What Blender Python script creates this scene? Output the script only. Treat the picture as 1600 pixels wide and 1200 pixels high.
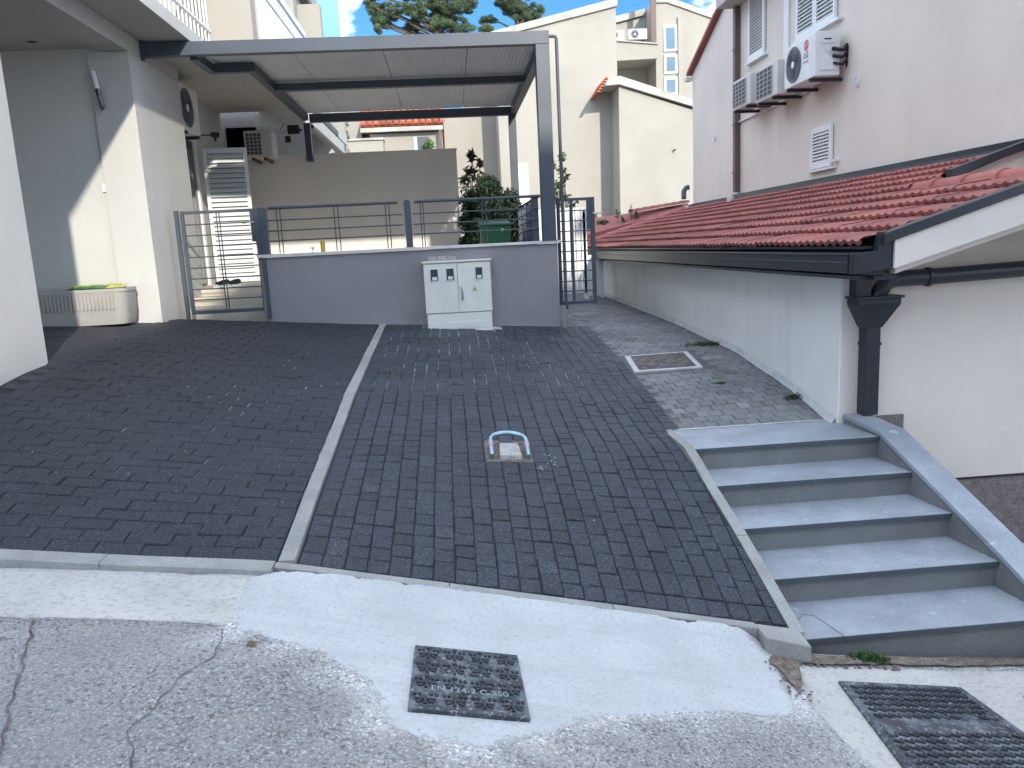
import bpy, bmesh, math, random
from mathutils import Vector, Matrix, noise
from mathutils.geometry import delaunay_2d_cdt
random.seed(7)
S = bpy.context.scene
for o in list(bpy.data.objects): bpy.data.objects.remove(o)
COL = S.collection
# ------------------------------------------------------------ camera, sky, sun, exposure
cd = bpy.data.cameras.new('camera'); cam = bpy.data.objects.new('camera', cd); COL.objects.link(cam); S.camera = cam
cam.matrix_world = Matrix(((.99575, .06190, -.06826, 0), (-.07793, .17048, -.98227, 0), (-.04917, .98342, .17458, 0), (0, 0, 0, 1)))
cd.sensor_width = 36; cd.lens = 36*1210/1600; cd.clip_start = .05; cd.clip_end = 2000
SUN = Vector((-.653, 1.97, -.896)).normalized()
SUN_EL = math.asin(-SUN.z); SUN_AZ = math.atan2(-SUN.x, -SUN.y)
w = bpy.data.worlds.new('World'); S.world = w; w.use_nodes = True
nt = w.node_tree; N = nt.nodes; L = nt.links
bg = N['Background']; bg.inputs['Strength'].default_value = .15
sky = N.new('ShaderNodeTexSky'); sky.sky_type = 'NISHITA'; sky.sun_disc = False
sky.sun_elevation = SUN_EL; sky.sun_rotation = SUN_AZ; sky.altitude = 50; sky.air_density = 1.0; sky.dust_density = .6; sky.ozone_density = 1.6
tc = N.new('ShaderNodeTexCoord')
mp = N.new('ShaderNodeMapping'); mp.inputs['Scale'].default_value = (1, 1, 2.2); mp.inputs['Location'].default_value = (4.7, .6, 1.1)
ns = N.new('ShaderNodeTexNoise'); ns.inputs['Scale'].default_value = 3.1; ns.inputs['Detail'].default_value = 9; ns.inputs['Roughness'].default_value = .55
cr = N.new('ShaderNodeValToRGB'); cr.color_ramp.elements[0].position = .48; cr.color_ramp.elements[1].position = .545
mx = N.new('ShaderNodeMixRGB'); mx.inputs[2].default_value = (8.6, 9.4, 10.8, 1)
L.new(tc.outputs['Generated'], mp.inputs[0]); L.new(mp.outputs[0], ns.inputs['Vector']); L.new(ns.outputs[0], cr.inputs[0])
tn = N.new('ShaderNodeMixRGB'); tn.blend_type = 'MULTIPLY'; tn.inputs[0].default_value = 1; tn.inputs[2].default_value = (.17, .35, .50, 1)
L.new(sky.outputs[0], tn.inputs[1]); L.new(cr.outputs[0], mx.inputs[0]); L.new(tn.outputs[0], mx.inputs[1]); L.new(mx.outputs[0], bg.inputs[0])
sd = bpy.data.lights.new('sun', 'SUN'); sd.energy = 2.0; sd.angle = math.radians(1.2); sd.color = (1, .93, .82)
so = bpy.data.objects.new('sun', sd); COL.objects.link(so); so.rotation_euler = SUN.to_track_quat('-Z', 'Y').to_euler()
S.view_settings.view_transform = 'Standard'; S.view_settings.look = 'None'; S.view_settings.gamma = 1; S.view_settings.exposure = 1.4
S.render.engine = 'CYCLES'

# ------------------------------------------------------------ materials
MATS = {}
def mat(name, col, rough=.85, var=.12, vs=1.5, bump=.15, bs=60., metal=0, tone=False, spots=None, streak=None, grain=None, col2=None, spec=.4, edge=None, trowel=None):
    """procedural: base colour, soft large-scale variation, optional grain (scale, amount, light col), vertical streaks, tone attribute"""
    if name in MATS: return MATS[name]
    m = bpy.data.materials.new(name); m.use_nodes = True; n = m.node_tree.nodes; l = m.node_tree.links
    b = n['Principled BSDF']; b.inputs['Roughness'].default_value = rough; b.inputs['Metallic'].default_value = metal
    b.inputs['Specular IOR Level'].default_value = spec
    g = n.new('ShaderNodeNewGeometry')
    def nz(scale, det=4, vec=None, r=.55):
        t = n.new('ShaderNodeTexNoise'); t.inputs['Scale'].default_value = scale; t.inputs['Detail'].default_value = det; t.inputs['Roughness'].default_value = r
        l.new(vec or g.outputs['Position'], t.inputs['Vector']); return t.outputs[0]
    def ramp(i, a, c0, bb, c1):
        r = n.new('ShaderNodeValToRGB'); e = r.color_ramp.elements; e[0].position = a; e[1].position = bb
        e[0].color = (*c0, 1) if isinstance(c0, tuple) else (c0, c0, c0, 1); e[1].color = (*c1, 1) if isinstance(c1, tuple) else (c1, c1, c1, 1)
        l.new(i, r.inputs[0]); return r.outputs[0]
    def mixc(f, a, c, mode='MIX'):
        q = n.new('ShaderNodeMixRGB'); q.blend_type = mode
        for i, v in ((0, f), (1, a), (2, c)):
            if isinstance(v, (int, float)): q.inputs[i].default_value = v
            elif isinstance(v, tuple): q.inputs[i].default_value = (*v, 1)
            else: l.new(v, q.inputs[i])
        return q.outputs[0]
    lo = tuple(c*(1-var) for c in col); hi = tuple(min(1, c*(1+var)) for c in (col2 or col))
    c = ramp(nz(vs, 6), .35, lo, .65, hi)
    if grain:
        sc, amt, gc = grain
        c = mixc(ramp(nz(sc, 2, r=.7), .52, 0, .66, amt), c, gc)
        c = mixc(ramp(nz(sc*.7, 2, r=.7), .36, amt, .48, 0), c, tuple(x*.35 for x in col))
    if streak:
        mpn = n.new('ShaderNodeMapping'); mpn.inputs['Scale'].default_value = (streak[0], streak[0], .25); l.new(g.outputs['Position'], mpn.inputs[0])
        c = mixc(ramp(nz(1.0, 5, mpn.outputs[0]), .5, 0, .75, streak[1]), c, streak[2])
    if spots:
        for (sc, a, bb, amt, sc_c) in spots: c = mixc(ramp(nz(sc, 5), a, 0, bb, amt), c, sc_c)
    if trowel:
        mpn = n.new('ShaderNodeMapping'); mpn.inputs['Scale'].default_value = (1.1, 15, 1); mpn.inputs['Rotation'].default_value = (0, 0, .12); l.new(g.outputs['Position'], mpn.inputs[0])
        c = mixc(ramp(nz(1.0, 5, mpn.outputs[0]), .5, 0, .68, trowel[0]), c, trowel[1])
    if edge:
        ae = n.new('ShaderNodeAttribute'); ae.attribute_name = 'edge'
        ad = n.new('ShaderNodeMath'); ad.operation = 'ADD'; l.new(ae.outputs['Fac'], ad.inputs[0]); l.new(nz(38, 4, r=.7), ad.inputs[1])
        ad2 = n.new('ShaderNodeMath'); ad2.operation = 'ADD'; l.new(ad.outputs[0], ad2.inputs[0]); l.new(nz(6, 3), ad2.inputs[1])
        ec = mixc(ramp(nz(105, 2, r=.7), .5, 0, .64, .75), edge, (.52, .51, .50))
        c = mixc(ramp(ad2.outputs[0], .93, 0, 1.12, 1), ec, c)
        hh = mixc(ramp(nz(105, 2, r=.7), .45, .25, .62, .4), edge, edge)
    if tone:
        at = n.new('ShaderNodeAttribute'); at.attribute_name = 'tone'; c = mixc(1.0, c, at.outputs['Color'], 'MULTIPLY')
    l.new(c, b.inputs['Base Color'])
    if bump:
        bp = n.new('ShaderNodeBump'); bp.inputs['Strength'].default_value = bump; bp.inputs['Distance'].default_value = .01
        l.new(nz(bs, 4, r=.65), bp.inputs['Height']); l.new(bp.outputs[0], b.inputs['Normal'])
    MATS[name] = m; return m
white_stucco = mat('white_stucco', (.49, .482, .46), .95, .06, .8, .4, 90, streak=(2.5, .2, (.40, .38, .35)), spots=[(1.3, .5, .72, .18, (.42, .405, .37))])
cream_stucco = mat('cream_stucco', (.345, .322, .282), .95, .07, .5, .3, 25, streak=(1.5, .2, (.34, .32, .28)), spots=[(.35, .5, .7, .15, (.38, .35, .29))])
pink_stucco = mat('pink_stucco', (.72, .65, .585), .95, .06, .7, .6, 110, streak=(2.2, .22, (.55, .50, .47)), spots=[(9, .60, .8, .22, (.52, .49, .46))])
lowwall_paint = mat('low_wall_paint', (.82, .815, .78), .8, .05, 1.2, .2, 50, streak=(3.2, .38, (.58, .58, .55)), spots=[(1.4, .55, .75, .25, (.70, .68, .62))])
grey_stucco = mat('grey_stucco', (.272, .258, .265), .85, .07, 1.1, .3, 80, streak=(3, .25, (.22, .215, .22)), spots=[(2.2, .6, .8, .25, (.33, .33, .35))])
taupe_stucco = mat('taupe_stucco', (.70, .665, .61), .9, .06, .6, .3, 70)
anthracite = mat('anthracite_paint', (.060, .074, .094), .42, .08, 3, .04, 200)
gutter_paint = mat('gutter_paint', (.022, .025, .033), .35, .1, 3, .03, 200)
roof_panel_m = mat('panel_underside', (.66, .70, .74), .5, .05, 2, .04, 90, spots=[(.9, .5, .7, .2, (.68, .67, .65))])
cap_stone = mat('cap_stone', (.62, .61, .58), .6, .06, 4, .1, 60)
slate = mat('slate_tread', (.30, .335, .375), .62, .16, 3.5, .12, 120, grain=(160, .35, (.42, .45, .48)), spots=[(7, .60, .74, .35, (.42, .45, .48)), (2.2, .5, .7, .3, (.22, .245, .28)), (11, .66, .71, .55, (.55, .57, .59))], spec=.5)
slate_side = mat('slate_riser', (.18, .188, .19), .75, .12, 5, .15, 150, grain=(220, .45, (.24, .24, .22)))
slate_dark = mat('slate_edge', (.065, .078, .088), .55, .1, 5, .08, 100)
kerb_m = mat('kerb_concrete', (.30, .305, .29), .9, .14, 4, .35, 70, grain=(150, .3, (.42, .42, .40)))
paver_m = mat('paver_granite', (.034, .042, .058), .58, .2, 2.2, 1.0, 130, tone=True, grain=(120, .6, (.17, .185, .21)), spots=[(3, .58, .78, .3, (.10, .105, .118))])
paver_l = mat('paver_driveway', (.028, .033, .044), .64, .12, 1.6, 1.0, 140, tone=True, grain=(125, .6, (.155, .16, .175)))
paver_o = mat('paver_old', (.185, .19, .20), .9, .2, 2.0, .8, 160, tone=True, grain=(150, .4, (.36, .36, .36)), spots=[(1.3, .48, .7, .45, (.30, .30, .30))])
bed_m = mat('joint_sand', (.12, .12, .122), .95, .2, 3, .3, 120)
asphalt = mat('old_asphalt', (.285, .28, .275), .95, .14, 1.3, 1.2, 95, tone=True, grain=(95, .85, (.60, .59, .57)), spots=[(3.2, .52, .7, .4, (.40, .37, .33)), (.9, .5, .62, .4, (.25, .25, .26))])
conc_old = mat('apron_concrete', (.47, .46, .435), .92, .1, 3, .6, 60, grain=(60, .3, (.55, .54, .51)), edge=(.33, .325, .32), spots=[(6, .58, .75, .4, (.37, .36, .34)), (30, .66, .72, .7, (.25, .23, .2))])
conc_new = mat('fresh_concrete', (.47, .49, .495), .95, .07, 2.2, .5, 70, spec=.2, edge=(.33, .325, .32), trowel=(.45, (.38, .395, .40)), grain=(90, .25, (.53, .55, .55)), spots=[(4, .52, .75, .5, (.39, .40, .40)), (1.6, .52, .62, .35, (.38, .39, .395)), (45, .68, .74, .4, (.38, .37, .35))])
iron = mat('cast_iron', (.060, .068, .082), .6, .3, 14, .6, 120, spots=[(14, .48, .66, .6, (.20, .225, .25)), (60, .56, .68, .6, (.40, .43, .45))])
iron_dark = mat('cast_iron_worn', (.028, .032, .042), .5, .3, 14, .3, 120, spots=[(16, .58, .70, .6, (.22, .25, .28))])
iron_brown = mat('rusty_iron', (.10, .085, .08), .8, .3, 10, .5, 90, spots=[(25, .55, .66, .7, (.28, .26, .25))])
tile_m = mat('clay_tile', (.315, .115, .10), .8, .14, 1.4, .4, 60, tone=True, spots=[(2.1, .52, .72, .3, (.34, .13, .11))])
tile_far = mat('far_clay_tile', (.42, .115, .06), .8, .2, 2, .3, 40, tone=True)
cab_m = mat('cabinet_grp', (.73, .73, .66), .6, .05, 3, .06, 120, streak=(14, .2, (.56, .57, .51)))
glass_dark = mat('dark_glass', (.03, .035, .04), .08, .1, 3, 0, spec=.8)
glass_sky = mat('window_glass', (.12, .16, .22), .05, .1, 1, 0, spec=1.0)
white_pl = mat('white_plastic', (.68, .69, .69), .5, .04, 4, .03, 60)
white_lac = mat('white_lacquer', (.70, .72, .72), .45, .04, 4, .03, 60)
ac_pl = mat('ac_casing', (.55, .55, .51), .5, .06, 4, .03, 60)
fan_m = mat('fan_grey', (.16, .17, .18), .5, .1, 5, 0)
coil_m = mat('coil_dark', (.07, .08, .10), .6, .1, 20, .3, 200)
planter_m = mat('planter_plastic', (.34, .325, .30), .75, .06, 4, .25, 120)
green_pl = mat('green_plastic', (.03, .12, .055), .45, .1, 3, .02, 60)
yellow_pl = mat('yellow_plastic', (.50, .50, .12), .4, .15, 12, .3, 40)
bag_green = mat('green_bag', (.03, .16, .04), .35, .25, 14, .4, 40)
bottle_m = mat('bottle_yellow', (.62, .42, .08), .4, .15, 25, 0)
red_m = mat('logo_red', (.55, .02, .05), .5, .03, 5, 0)
black_m = mat('black_rubber', (.015, .015, .018), .6, .1, 5, .1, 60)
chrome = mat('zinc_blue', (.30, .44, .50), .33, .12, 20, .05, 90, metal=.85)
steel = mat('brushed_steel', (.5, .5, .5), .3, .1, 20, .02, 90, metal=.9)
sticker_pink = mat('sticker_pink', (.42, .30, .40), .6, .1, 40, 0)
stone_block = mat('concrete_block', (.42, .41, .39), .9, .15, 20, .7, 120, grain=(120, .5, (.55, .53, .5)))
plinth_m = mat('rough_plinth', (.20, .18, .17), .95, .2, 14, 1.2, 90, grain=(110, .6, (.32, .29, .27)))
tiles_floor = mat('terrace_tile', (.55, .50, .42), .6, .06, 4, .05, 40)
bark = mat('bark', (.09, .07, .055), .95, .3, 6, .8, 30)
pine_leaf = mat('pine_needles', (.075, .115, .06), .8, .4, .8, 0)
pine_leaf2 = mat('pine_needles_light', (.12, .155, .08), .8, .4, .8, 0)
dark_leaf = mat('dark_leaves', (.020, .038, .022), .55, .45, 5, 0)
mid_leaf = mat('mid_leaves', (.075, .13, .04), .6, .4, 6, 0)
brown_leaf = mat('brown_leaves', (.13, .085, .045), .6, .3, 9, 0)
mag_leaf = mat('magnolia_leaves', (.06, .075, .045), .5, .35, 9, 0)
weed_m = mat('weed', (.035, .085, .02), .8, .4, 30, 0)
dirt_m = mat('dirt', (.17, .14, .115), .95, .4, 25, .9, 90, grain=(90, .6, (.35, .31, .26)))
crack_m = mat('crack_dark', (.13, .115, .10), .95, .35, 15, .6, 90)
teal_m = mat('teal_sheet', (.20, .42, .47), .3, .08, 2, 0)
mortar_w = mat('white_mortar', (.52, .53, .53), .95, .1, 12, .5, 80)
concrete_top = mat('weathered_concrete', (.40, .38, .34), .95, .22, 1.3, .5, 30, spots=[(3, .55, .7, .5, (.25, .24, .22))])
ground_m = mat('ground_soil', (.20, .18, .15), .95, .2, .3, .3, 5)
rust_pipe = mat('brown_pipe', (.13, .09, .075), .6, .1, 4, .05, 60)
# bed with white dusty joints in places
def bed_material(name, boxmin, boxmax, amt):
    m = bpy.data.materials.new(name); m.use_nodes = True; n = m.node_tree.nodes; l = m.node_tree.links; b = n['Principled BSDF']; b.inputs['Roughness'].default_value = .95
    g = n.new('ShaderNodeNewGeometry'); t = n.new('ShaderNodeTexNoise'); t.inputs['Scale'].default_value = 2.2; t.inputs['Detail'].default_value = 5; l.new(g.outputs['Position'], t.inputs[0])
    sx = n.new('ShaderNodeSeparateXYZ'); l.new(g.outputs['Position'], sx.inputs[0])
    cur = None
    for ax in (0, 1):
        for lo, sgn in ((boxmin[ax], 1), (boxmax[ax], -1)):
            mr = n.new('ShaderNodeMapRange'); mr.inputs[1].default_value = lo; mr.inputs[2].default_value = lo+sgn*.9; l.new(sx.outputs[ax], mr.inputs[0])
            if cur is None: cur = mr.outputs[0]
            else:
                q = n.new('ShaderNodeMath'); q.operation = 'MULTIPLY'; l.new(cur, q.inputs[0]); l.new(mr.outputs[0], q.inputs[1]); cur = q.outputs[0]
    q = n.new('ShaderNodeMath'); q.operation = 'MULTIPLY'; l.new(cur, q.inputs[0])
    r = n.new('ShaderNodeMapRange'); r.inputs[1].default_value = .40; r.inputs[2].default_value = .58; l.new(t.outputs[0], r.inputs[0]); l.new(r.outputs[0], q.inputs[1])
    q2 = n.new('ShaderNodeMath'); q2.operation = 'MULTIPLY'; l.new(q.outputs[0], q2.inputs[0]); q2.inputs[1].default_value = amt
    mc = n.new('ShaderNodeMixRGB'); mc.inputs[1].default_value = (.022, .023, .026, 1); mc.inputs[2].default_value = (.55, .56, .57, 1); l.new(q2.outputs[0], mc.inputs[0]); l.new(mc.outputs[0], b.inputs[0])
    return m
bed_mid = bed_material('bed_parking', (-1.8, 5.6), (2.0, 10.5), 1.0)
bed_left = bed_material('bed_driveway', (-2.9, 3.9), (-.2, 8.6), 1.0)

# ------------------------------------------------------------ mesh helpers
class MB:
    def __init__(s, M=None): s.v = []; s.f = []; s.t = []; s.M = M; s.tone = 1.0
    def add(s, vs, fs, M=None):
        k = len(s.v); M2 = M if M is not None else s.M
        s.v += [tuple(M2 @ Vector(p)) for p in vs] if M2 is not None else [tuple(p) for p in vs]
        s.f += [tuple(i+k for i in f) for f in fs]; s.t += [s.tone]*len(vs); return s
    def box(s, x0, x1, y0, y1, z0, z1, M=None):
        return s.add([(x0, y0, z0), (x1, y0, z0), (x1, y1, z0), (x0, y1, z0), (x0, y0, z1), (x1, y0, z1), (x1, y1, z1), (x0, y1, z1)],
                     [(0, 3, 2, 1), (4, 5, 6, 7), (0, 1, 5, 4), (1, 2, 6, 5), (2, 3, 7, 6), (3, 0, 4, 7)], M)
    def hexa(s, b, t): # bottom 4, top 4 points ccw from above
        return s.add(list(b)+list(t), [(0, 3, 2, 1), (4, 5, 6, 7), (0, 1, 5, 4), (1, 2, 6, 5), (2, 3, 7, 6), (3, 0, 4, 7)])
    def prism(s, poly, axis, a, b): # poly list of 2D in the other two axes order
        n = len(poly)
        def P(p, c): return {'X': (c, p[0], p[1]), 'Y': (p[0], c, p[1]), 'Z': (p[0], p[1], c)}[axis]
        vs = [P(p, a) for p in poly]+[P(p, b) for p in poly]
        fs = [tuple(range(n)), tuple(range(2*n-1, n-1, -1))]+[(i, i+n, (i+1) % n+n, (i+1) % n) for i in range(n)]
        return s.add(vs, fs)
    def tube(s, path, r, n=10, cap=True, sx=1.0):
        path = [Vector(p) for p in path]; rings = []; up = None
        for i, p in enumerate(path):
            d = (path[min(i+1, len(path)-1)]-path[max(i-1, 0)]).normalized()
            if up is None:
                up = Vector((0, 0, 1)) if abs(d.z) < .9 else Vector((0, 1, 0))
            a = d.cross(up).normalized(); b = a.cross(d).normalized(); up = b
            rr = r[i] if isinstance(r, (list, tuple)) else r
            rings.append([p+a*math.cos(2*math.pi*k/n)*rr*sx+b*math.sin(2*math.pi*k/n)*rr for k in range(n)])
        vs = [q for R in rings for q in R]; fs = []
        for i in range(len(path)-1):
            for k in range(n): fs.append((i*n+k, i*n+(k+1) % n, (i+1)*n+(k+1) % n, (i+1)*n+k))
        if cap: fs += [tuple(range(n-1, -1, -1)), tuple((len(path)-1)*n+k for k in range(n))]
        return s.add(vs, fs)
    def disc(s, c, r, nrm, n=20, h=.01):
        c = Vector(c); nrm = Vector(nrm).normalized(); return s.tube([c, c+nrm*h], r, n)
    def ring(s, c, R, r, nrm, n=24, m=6):
        c = Vector(c); nz_ = Vector(nrm).normalized(); a = nz_.orthogonal().normalized(); b = nz_.cross(a)
        vs = []; fs = []
        for i in range(n):
            t = 2*math.pi*i/n; d = a*math.cos(t)+b*math.sin(t)
            for j in range(m):
                u = 2*math.pi*j/m; vs.append(c+d*(R+r*math.cos(u))+nz_*r*math.sin(u))
        for i in range(n):
            for j in range(m): fs.append((i*m+j, ((i+1) % n)*m+j, ((i+1) % n)*m+(j+1) % m, i*m+(j+1) % m))
        return s.add(vs, fs)
    def build(s, name, mt, parent=None, kind=None, label=None, bevel=0, smooth=False, group=None, cat=None, segs=2):
        me = bpy.data.meshes.new(name); off = Vector((0, 0, 0))
        if parent is not None: off = parent.matrix_basis.translation.copy() if parent.parent is None else parent.parent.matrix_basis.translation.copy()
        me.from_pydata([(p[0]-off.x, p[1]-off.y, p[2]-off.z) for p in s.v], [], s.f); me.materials.append(mt)
        bm = bmesh.new(); bm.from_mesh(me); bmesh.ops.recalc_face_normals(bm, faces=bm.faces); bm.to_mesh(me); bm.free()
        if any(t != 1.0 for t in s.t) or mt.name in TONED:
            at = me.color_attributes.new('tone', 'FLOAT_COLOR', 'POINT')
            for i, t in enumerate(s.t):
                at.data[i].color = (t, t, t, 1) if not isinstance(t, tuple) else (*t, 1)
        if smooth:
            me.polygons.foreach_set('use_smooth', [True]*len(me.polygons))
            try: me.set_sharp_from_angle(angle=math.radians(35))
            except Exception: pass
        o = bpy.data.objects.new(name, me); COL.objects.link(o)
        if parent is not None: o.parent = parent
        if bevel:
            bv = o.modifiers.new('bevel', 'BEVEL'); bv.width = bevel; bv.segments = segs; bv.limit_method = 'ANGLE'; bv.angle_limit = math.radians(40)
        if kind: o['kind'] = kind
        if label: o['label'] = label
        if cat: o['category'] = cat
        if group: o['group'] = group
        return o
TONED = {'old_asphalt', 'paver_granite', 'paver_driveway', 'paver_old', 'clay_tile', 'far_clay_tile'}
def thing(name, label, cat, loc=(0, 0, 0), group=None):
    o = bpy.data.objects.new(name, None); COL.objects.link(o); o.location = loc; o.empty_display_size = .1
    o.matrix_basis = Matrix.Translation(loc)
    o['label'] = label; o['category'] = cat
    if group: o['group'] = group
    return o
def bx(name, mt, parent, *a, **k): return MB().box(*a).build(name, mt, parent, **k)
def frame(o, u, v): # local x->u, y->v, z->up
    u = Vector(u); v = Vector(v); z = u.cross(v)
    return Matrix((( u.x, v.x, z.x, o[0]), (u.y, v.y, z.y, o[1]), (u.z, v.z, z.z, o[2]), (0, 0, 0, 1)))
def text(s, size, M, mt, parent, name='lettering', depth=.001):
    c = bpy.data.curves.new('t', 'FONT'); c.body = s; c.size = size; c.extrude = depth; c.align_x = 'CENTER'; c.align_y = 'CENTER'
    t = bpy.data.objects.new('t', c); COL.objects.link(t); bpy.context.view_layer.update()
    me = bpy.data.meshes.new_from_object(t); bpy.data.objects.remove(t)
    me.transform(M); off = parent.matrix_basis.translation if parent.parent is None else parent.parent.matrix_basis.translation
    me.transform(Matrix.Translation(-off)); me.materials.clear(); me.materials.append(mt)
    o = bpy.data.objects.new(name, me); COL.objects.link(o); o.parent = parent; return o
def interp(x, xs, ys):
    if x <= xs[0]: return ys[0]+(ys[1]-ys[0])/(xs[1]-xs[0])*(x-xs[0])
    if x >= xs[-1]: return ys[-1]+(ys[-1]-ys[-2])/(xs[-1]-xs[-2])*(x-xs[-1])
    for i in range(len(xs)-1):
        if x <= xs[i+1]: return ys[i]+(ys[i+1]-ys[i])*(x-xs[i])/(xs[i+1]-xs[i])

# ------------------------------------------------------------ terrain heights (eye level is z = 0)
GY = [3.35, 4.0, 4.71, 5.22, 5.73, 7.0, 8.9, 13.65, 20]
GX = [-6, -3.1, -.82, 1.5, 2.65]
GZ = [[-.72, -1.05, -1.345, -1.865, -2.10], [-.66, -.93, -1.25, -1.60, -1.75], [-.60, -.845, -1.17, -1.36, -1.40], [-.56, -.775, -1.105, -1.33, -1.33], [-.52, -.715, -1.04, -1.26, -1.22],
      [-.45, -.65, -.94, -1.10, -1.07], [-.42, -.605, -.80, -.96, -1.0], [-.40, -.55, -.70, -.90, -.915], [-.40, -.55, -.70, -.90, -.915]]
def G0(x, y):
    r = [interp(x, GX, row) for row in GZ]
    return interp(min(y, 20), GY, r)
def G(x, y):
    a = .14; return (G0(x, y)*2+G0(x-a, y)+G0(x+a, y)+G0(x, y-a)+G0(x, y+a))/6 + .004*noise.noise(Vector((x*1.7, y*1.7, 0)))
RX = [-9, -6, -3.1, -.82, .066, .78, 1.5, 2.7, 5, 9]; RZ = [-.72, -.80, -1.10, -1.365, -1.585, -1.755, -1.97, -2.13, -2.45, -3.0]
def RD(x, y):
    xx = max(-9, min(9, x)); a = .15
    return (interp(xx-a, RX, RZ)+interp(xx, RX, RZ)*2+interp(xx+a, RX, RZ))/4 + .006*noise.noise(Vector((x*2, y*2, 3)))
def sheet(name, poly, hf, off, mt, step=.1, jit=0, kind=None, parent=None, label=None, cat=None, dens=.05, skirt=0):
    """a sheet over polygon poly following heightfield hf"""
    pts = []
    n = len(poly)
    for i in range(n):
        a, b = Vector(poly[i]), Vector(poly[(i+1) % n]); m = max(1, int((b-a).length/dens))
        nrm = Vector((-(b-a).y, (b-a).x)).normalized() if (b-a).length > 0 else Vector((0, 0))
        for k in range(m):
            p = a+(b-a)*k/m
            if jit:
                d = noise.noise(Vector((p.x*9, p.y*9, 5)))*jit+noise.noise(Vector((p.x*32, p.y*32, 7)))*jit*.5; p = p+nrm*d
            pts.append(p)
    nb = len(pts); xs = [p.x for p in pts]; ys = [p.y for p in pts]
    def inside(x, y):
        c = False; j = nb-1
        for i in range(nb):
            if (ys[i] > y) != (ys[j] > y) and x < (xs[j]-xs[i])*(y-ys[i])/(ys[j]-ys[i])+xs[i]: c = not c
            j = i
        return c
    x = min(xs)+step/2
    while x < max(xs):
        y = min(ys)+step/2
        while y < max(ys):
            if inside(x, y): pts.append(Vector((x, y)))
            y += step
        x += step
    v, e, f, _, _, _ = delaunay_2d_cdt(pts, [], [list(range(nb))], 1, 1e-5)
    mb = MB(); vs = [(p.x, p.y, hf(p.x, p.y)+off) for p in v]; fs = [tuple(q) for q in f]
    mb.add(vs, fs); o = mb.build(name, mt, parent, kind=kind, label=label, cat=cat, smooth=True)
    if 'concrete' in mt.name:
        at = o.data.attributes.new('edge', 'FLOAT', 'POINT')
        for i, vv in enumerate(o.data.vertices):
            x, y, z = vv.co; d = 1.0
            if i < len(v):
                for (a, b) in zip(poly, poly[1:]+poly[:1]):
                    if min(a[1], b[1]) > 3.2: continue
                    dx, dy = b[0]-a[0], b[1]-a[1]; t = max(0, min(1, ((x-a[0])*dx+(y-a[1])*dy)/(dx*dx+dy*dy))); d = min(d, math.hypot(x-a[0]-dx*t, y-a[1]-dy*t)/.11)
            at.data[i].value = d*.75-.22
            if d < .4: vv.co.z -= .0045*(1-d/.4)
    return o

# ------------------------------------------------------------ ground, road
MB().add([(-300, -300, -3.4), (300, -300, -3.4), (300, 300, -3.4), (-300, 300, -3.4)], [(0, 1, 2, 3)]).build('ground', ground_m, kind='structure')
def grid(name, x0, x1, nx, y0, y1, ny, hf, off, mt, **k):
    mb = MB(); vs = []; fs = []
    for j in range(ny+1):
        for i in range(nx+1):
            x = x0+(x1-x0)*i/nx; y = y0+(y1-y0)*j/ny; vs.append((x, y, hf(x, y)+off))
    for j in range(ny):
        for i in range(nx): a = j*(nx+1)+i; fs.append((a, a+1, a+nx+2, a+nx+1))
    mb.add(vs, fs); return mb.build(name, mt, smooth=True, **k)
road = grid('road', -14, 14, 640, -5.9, 3.30, 300, RD, 0, asphalt, kind='structure')
PATCH = [(-.97, 3.262), (-.8, 3.275), (-.4, 3.305), (.13, 3.312), (.79, 3.315), (1.31, 3.275), (1.38, 3.14), (1.33, 2.87), (1.27, 2.70), (.93, 2.63), (.48, 2.5), (.23, 2.34), (.02, 2.22), (-.18, 2.22), (-.31, 2.29), (-.41, 2.53), (-.57, 2.66), (-.9, 2.75), (-.98, 3.05)]
SURR = [(1.47, 3.19), (2.9, 3.26), (2.75, 3.05), (2.43, 2.93), (2.31, 2.70), (2.3, 2.3), (1.5, 2.30), (1.39, 2.44), (1.36, 2.6), (1.34, 2.9)]
def pdist(x, y, P):
    best = 9
    for i in range(len(P)):
        ax, ay = P[i]; bx_, by_ = P[(i+1) % len(P)]; dx, dy = bx_-ax, by_-ay; t = max(0, min(1, ((x-ax)*dx+(y-ay)*dy)/(dx*dx+dy*dy))); best = min(best, math.hypot(x-ax-dx*t, y-ay-dy*t))
    return best
at = road.data.color_attributes['tone']
for i, v in enumerate(road.data.vertices):
    x, y, z = v.co
    if -1.6 < x < 2.8 and 1.7 < y < 3.3:
        nn_ = noise.noise(Vector((x*7, y*7, 2))); d1 = pdist(x, y, PATCH); d2 = pdist(x, y, SURR)
        k = 1+.85*math.exp(-d1/(.07+.05*nn_))*(.8+nn_)+.4*math.exp(-d2/.06)*(.8+nn_)
        at.data[i].color = (k, k*1.01, k*1.03, 1)
def RDP(x, y):
    t = max(0, min(1, (y-3.10)/.19)); t = t*t*(3-2*t); z = RD(x, y); tgt = G(x, 3.35)-.004
    ramp = max(0, min(1, (x+1.0)/.25))*max(0, min(1, (1.42-x)/.2))
    return z+(tgt-z)*t*ramp + .0015*t*noise.noise(Vector((x*3, y*16, 4)))
grid('lower_yard', 3.02, 12, 60, 3.302, 5.3, 14, lambda x, y: min(-2.16, RD(x, y)), -.0, conc_old, kind='structure')
sheet('concrete_strip', [(-6, 3.255), (-.93, 3.255), (-.86, 2.8), (-.96, 2.775), (-1.28, 2.80), (-1.73, 2.80), (-6, 2.78)], RD, .0018, conc_old, .05, .035, 'structure', dens=.025)
sheet('concrete_patch', PATCH, RDP, .0025, conc_new, .04, .05, 'structure', dens=.02)
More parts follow.
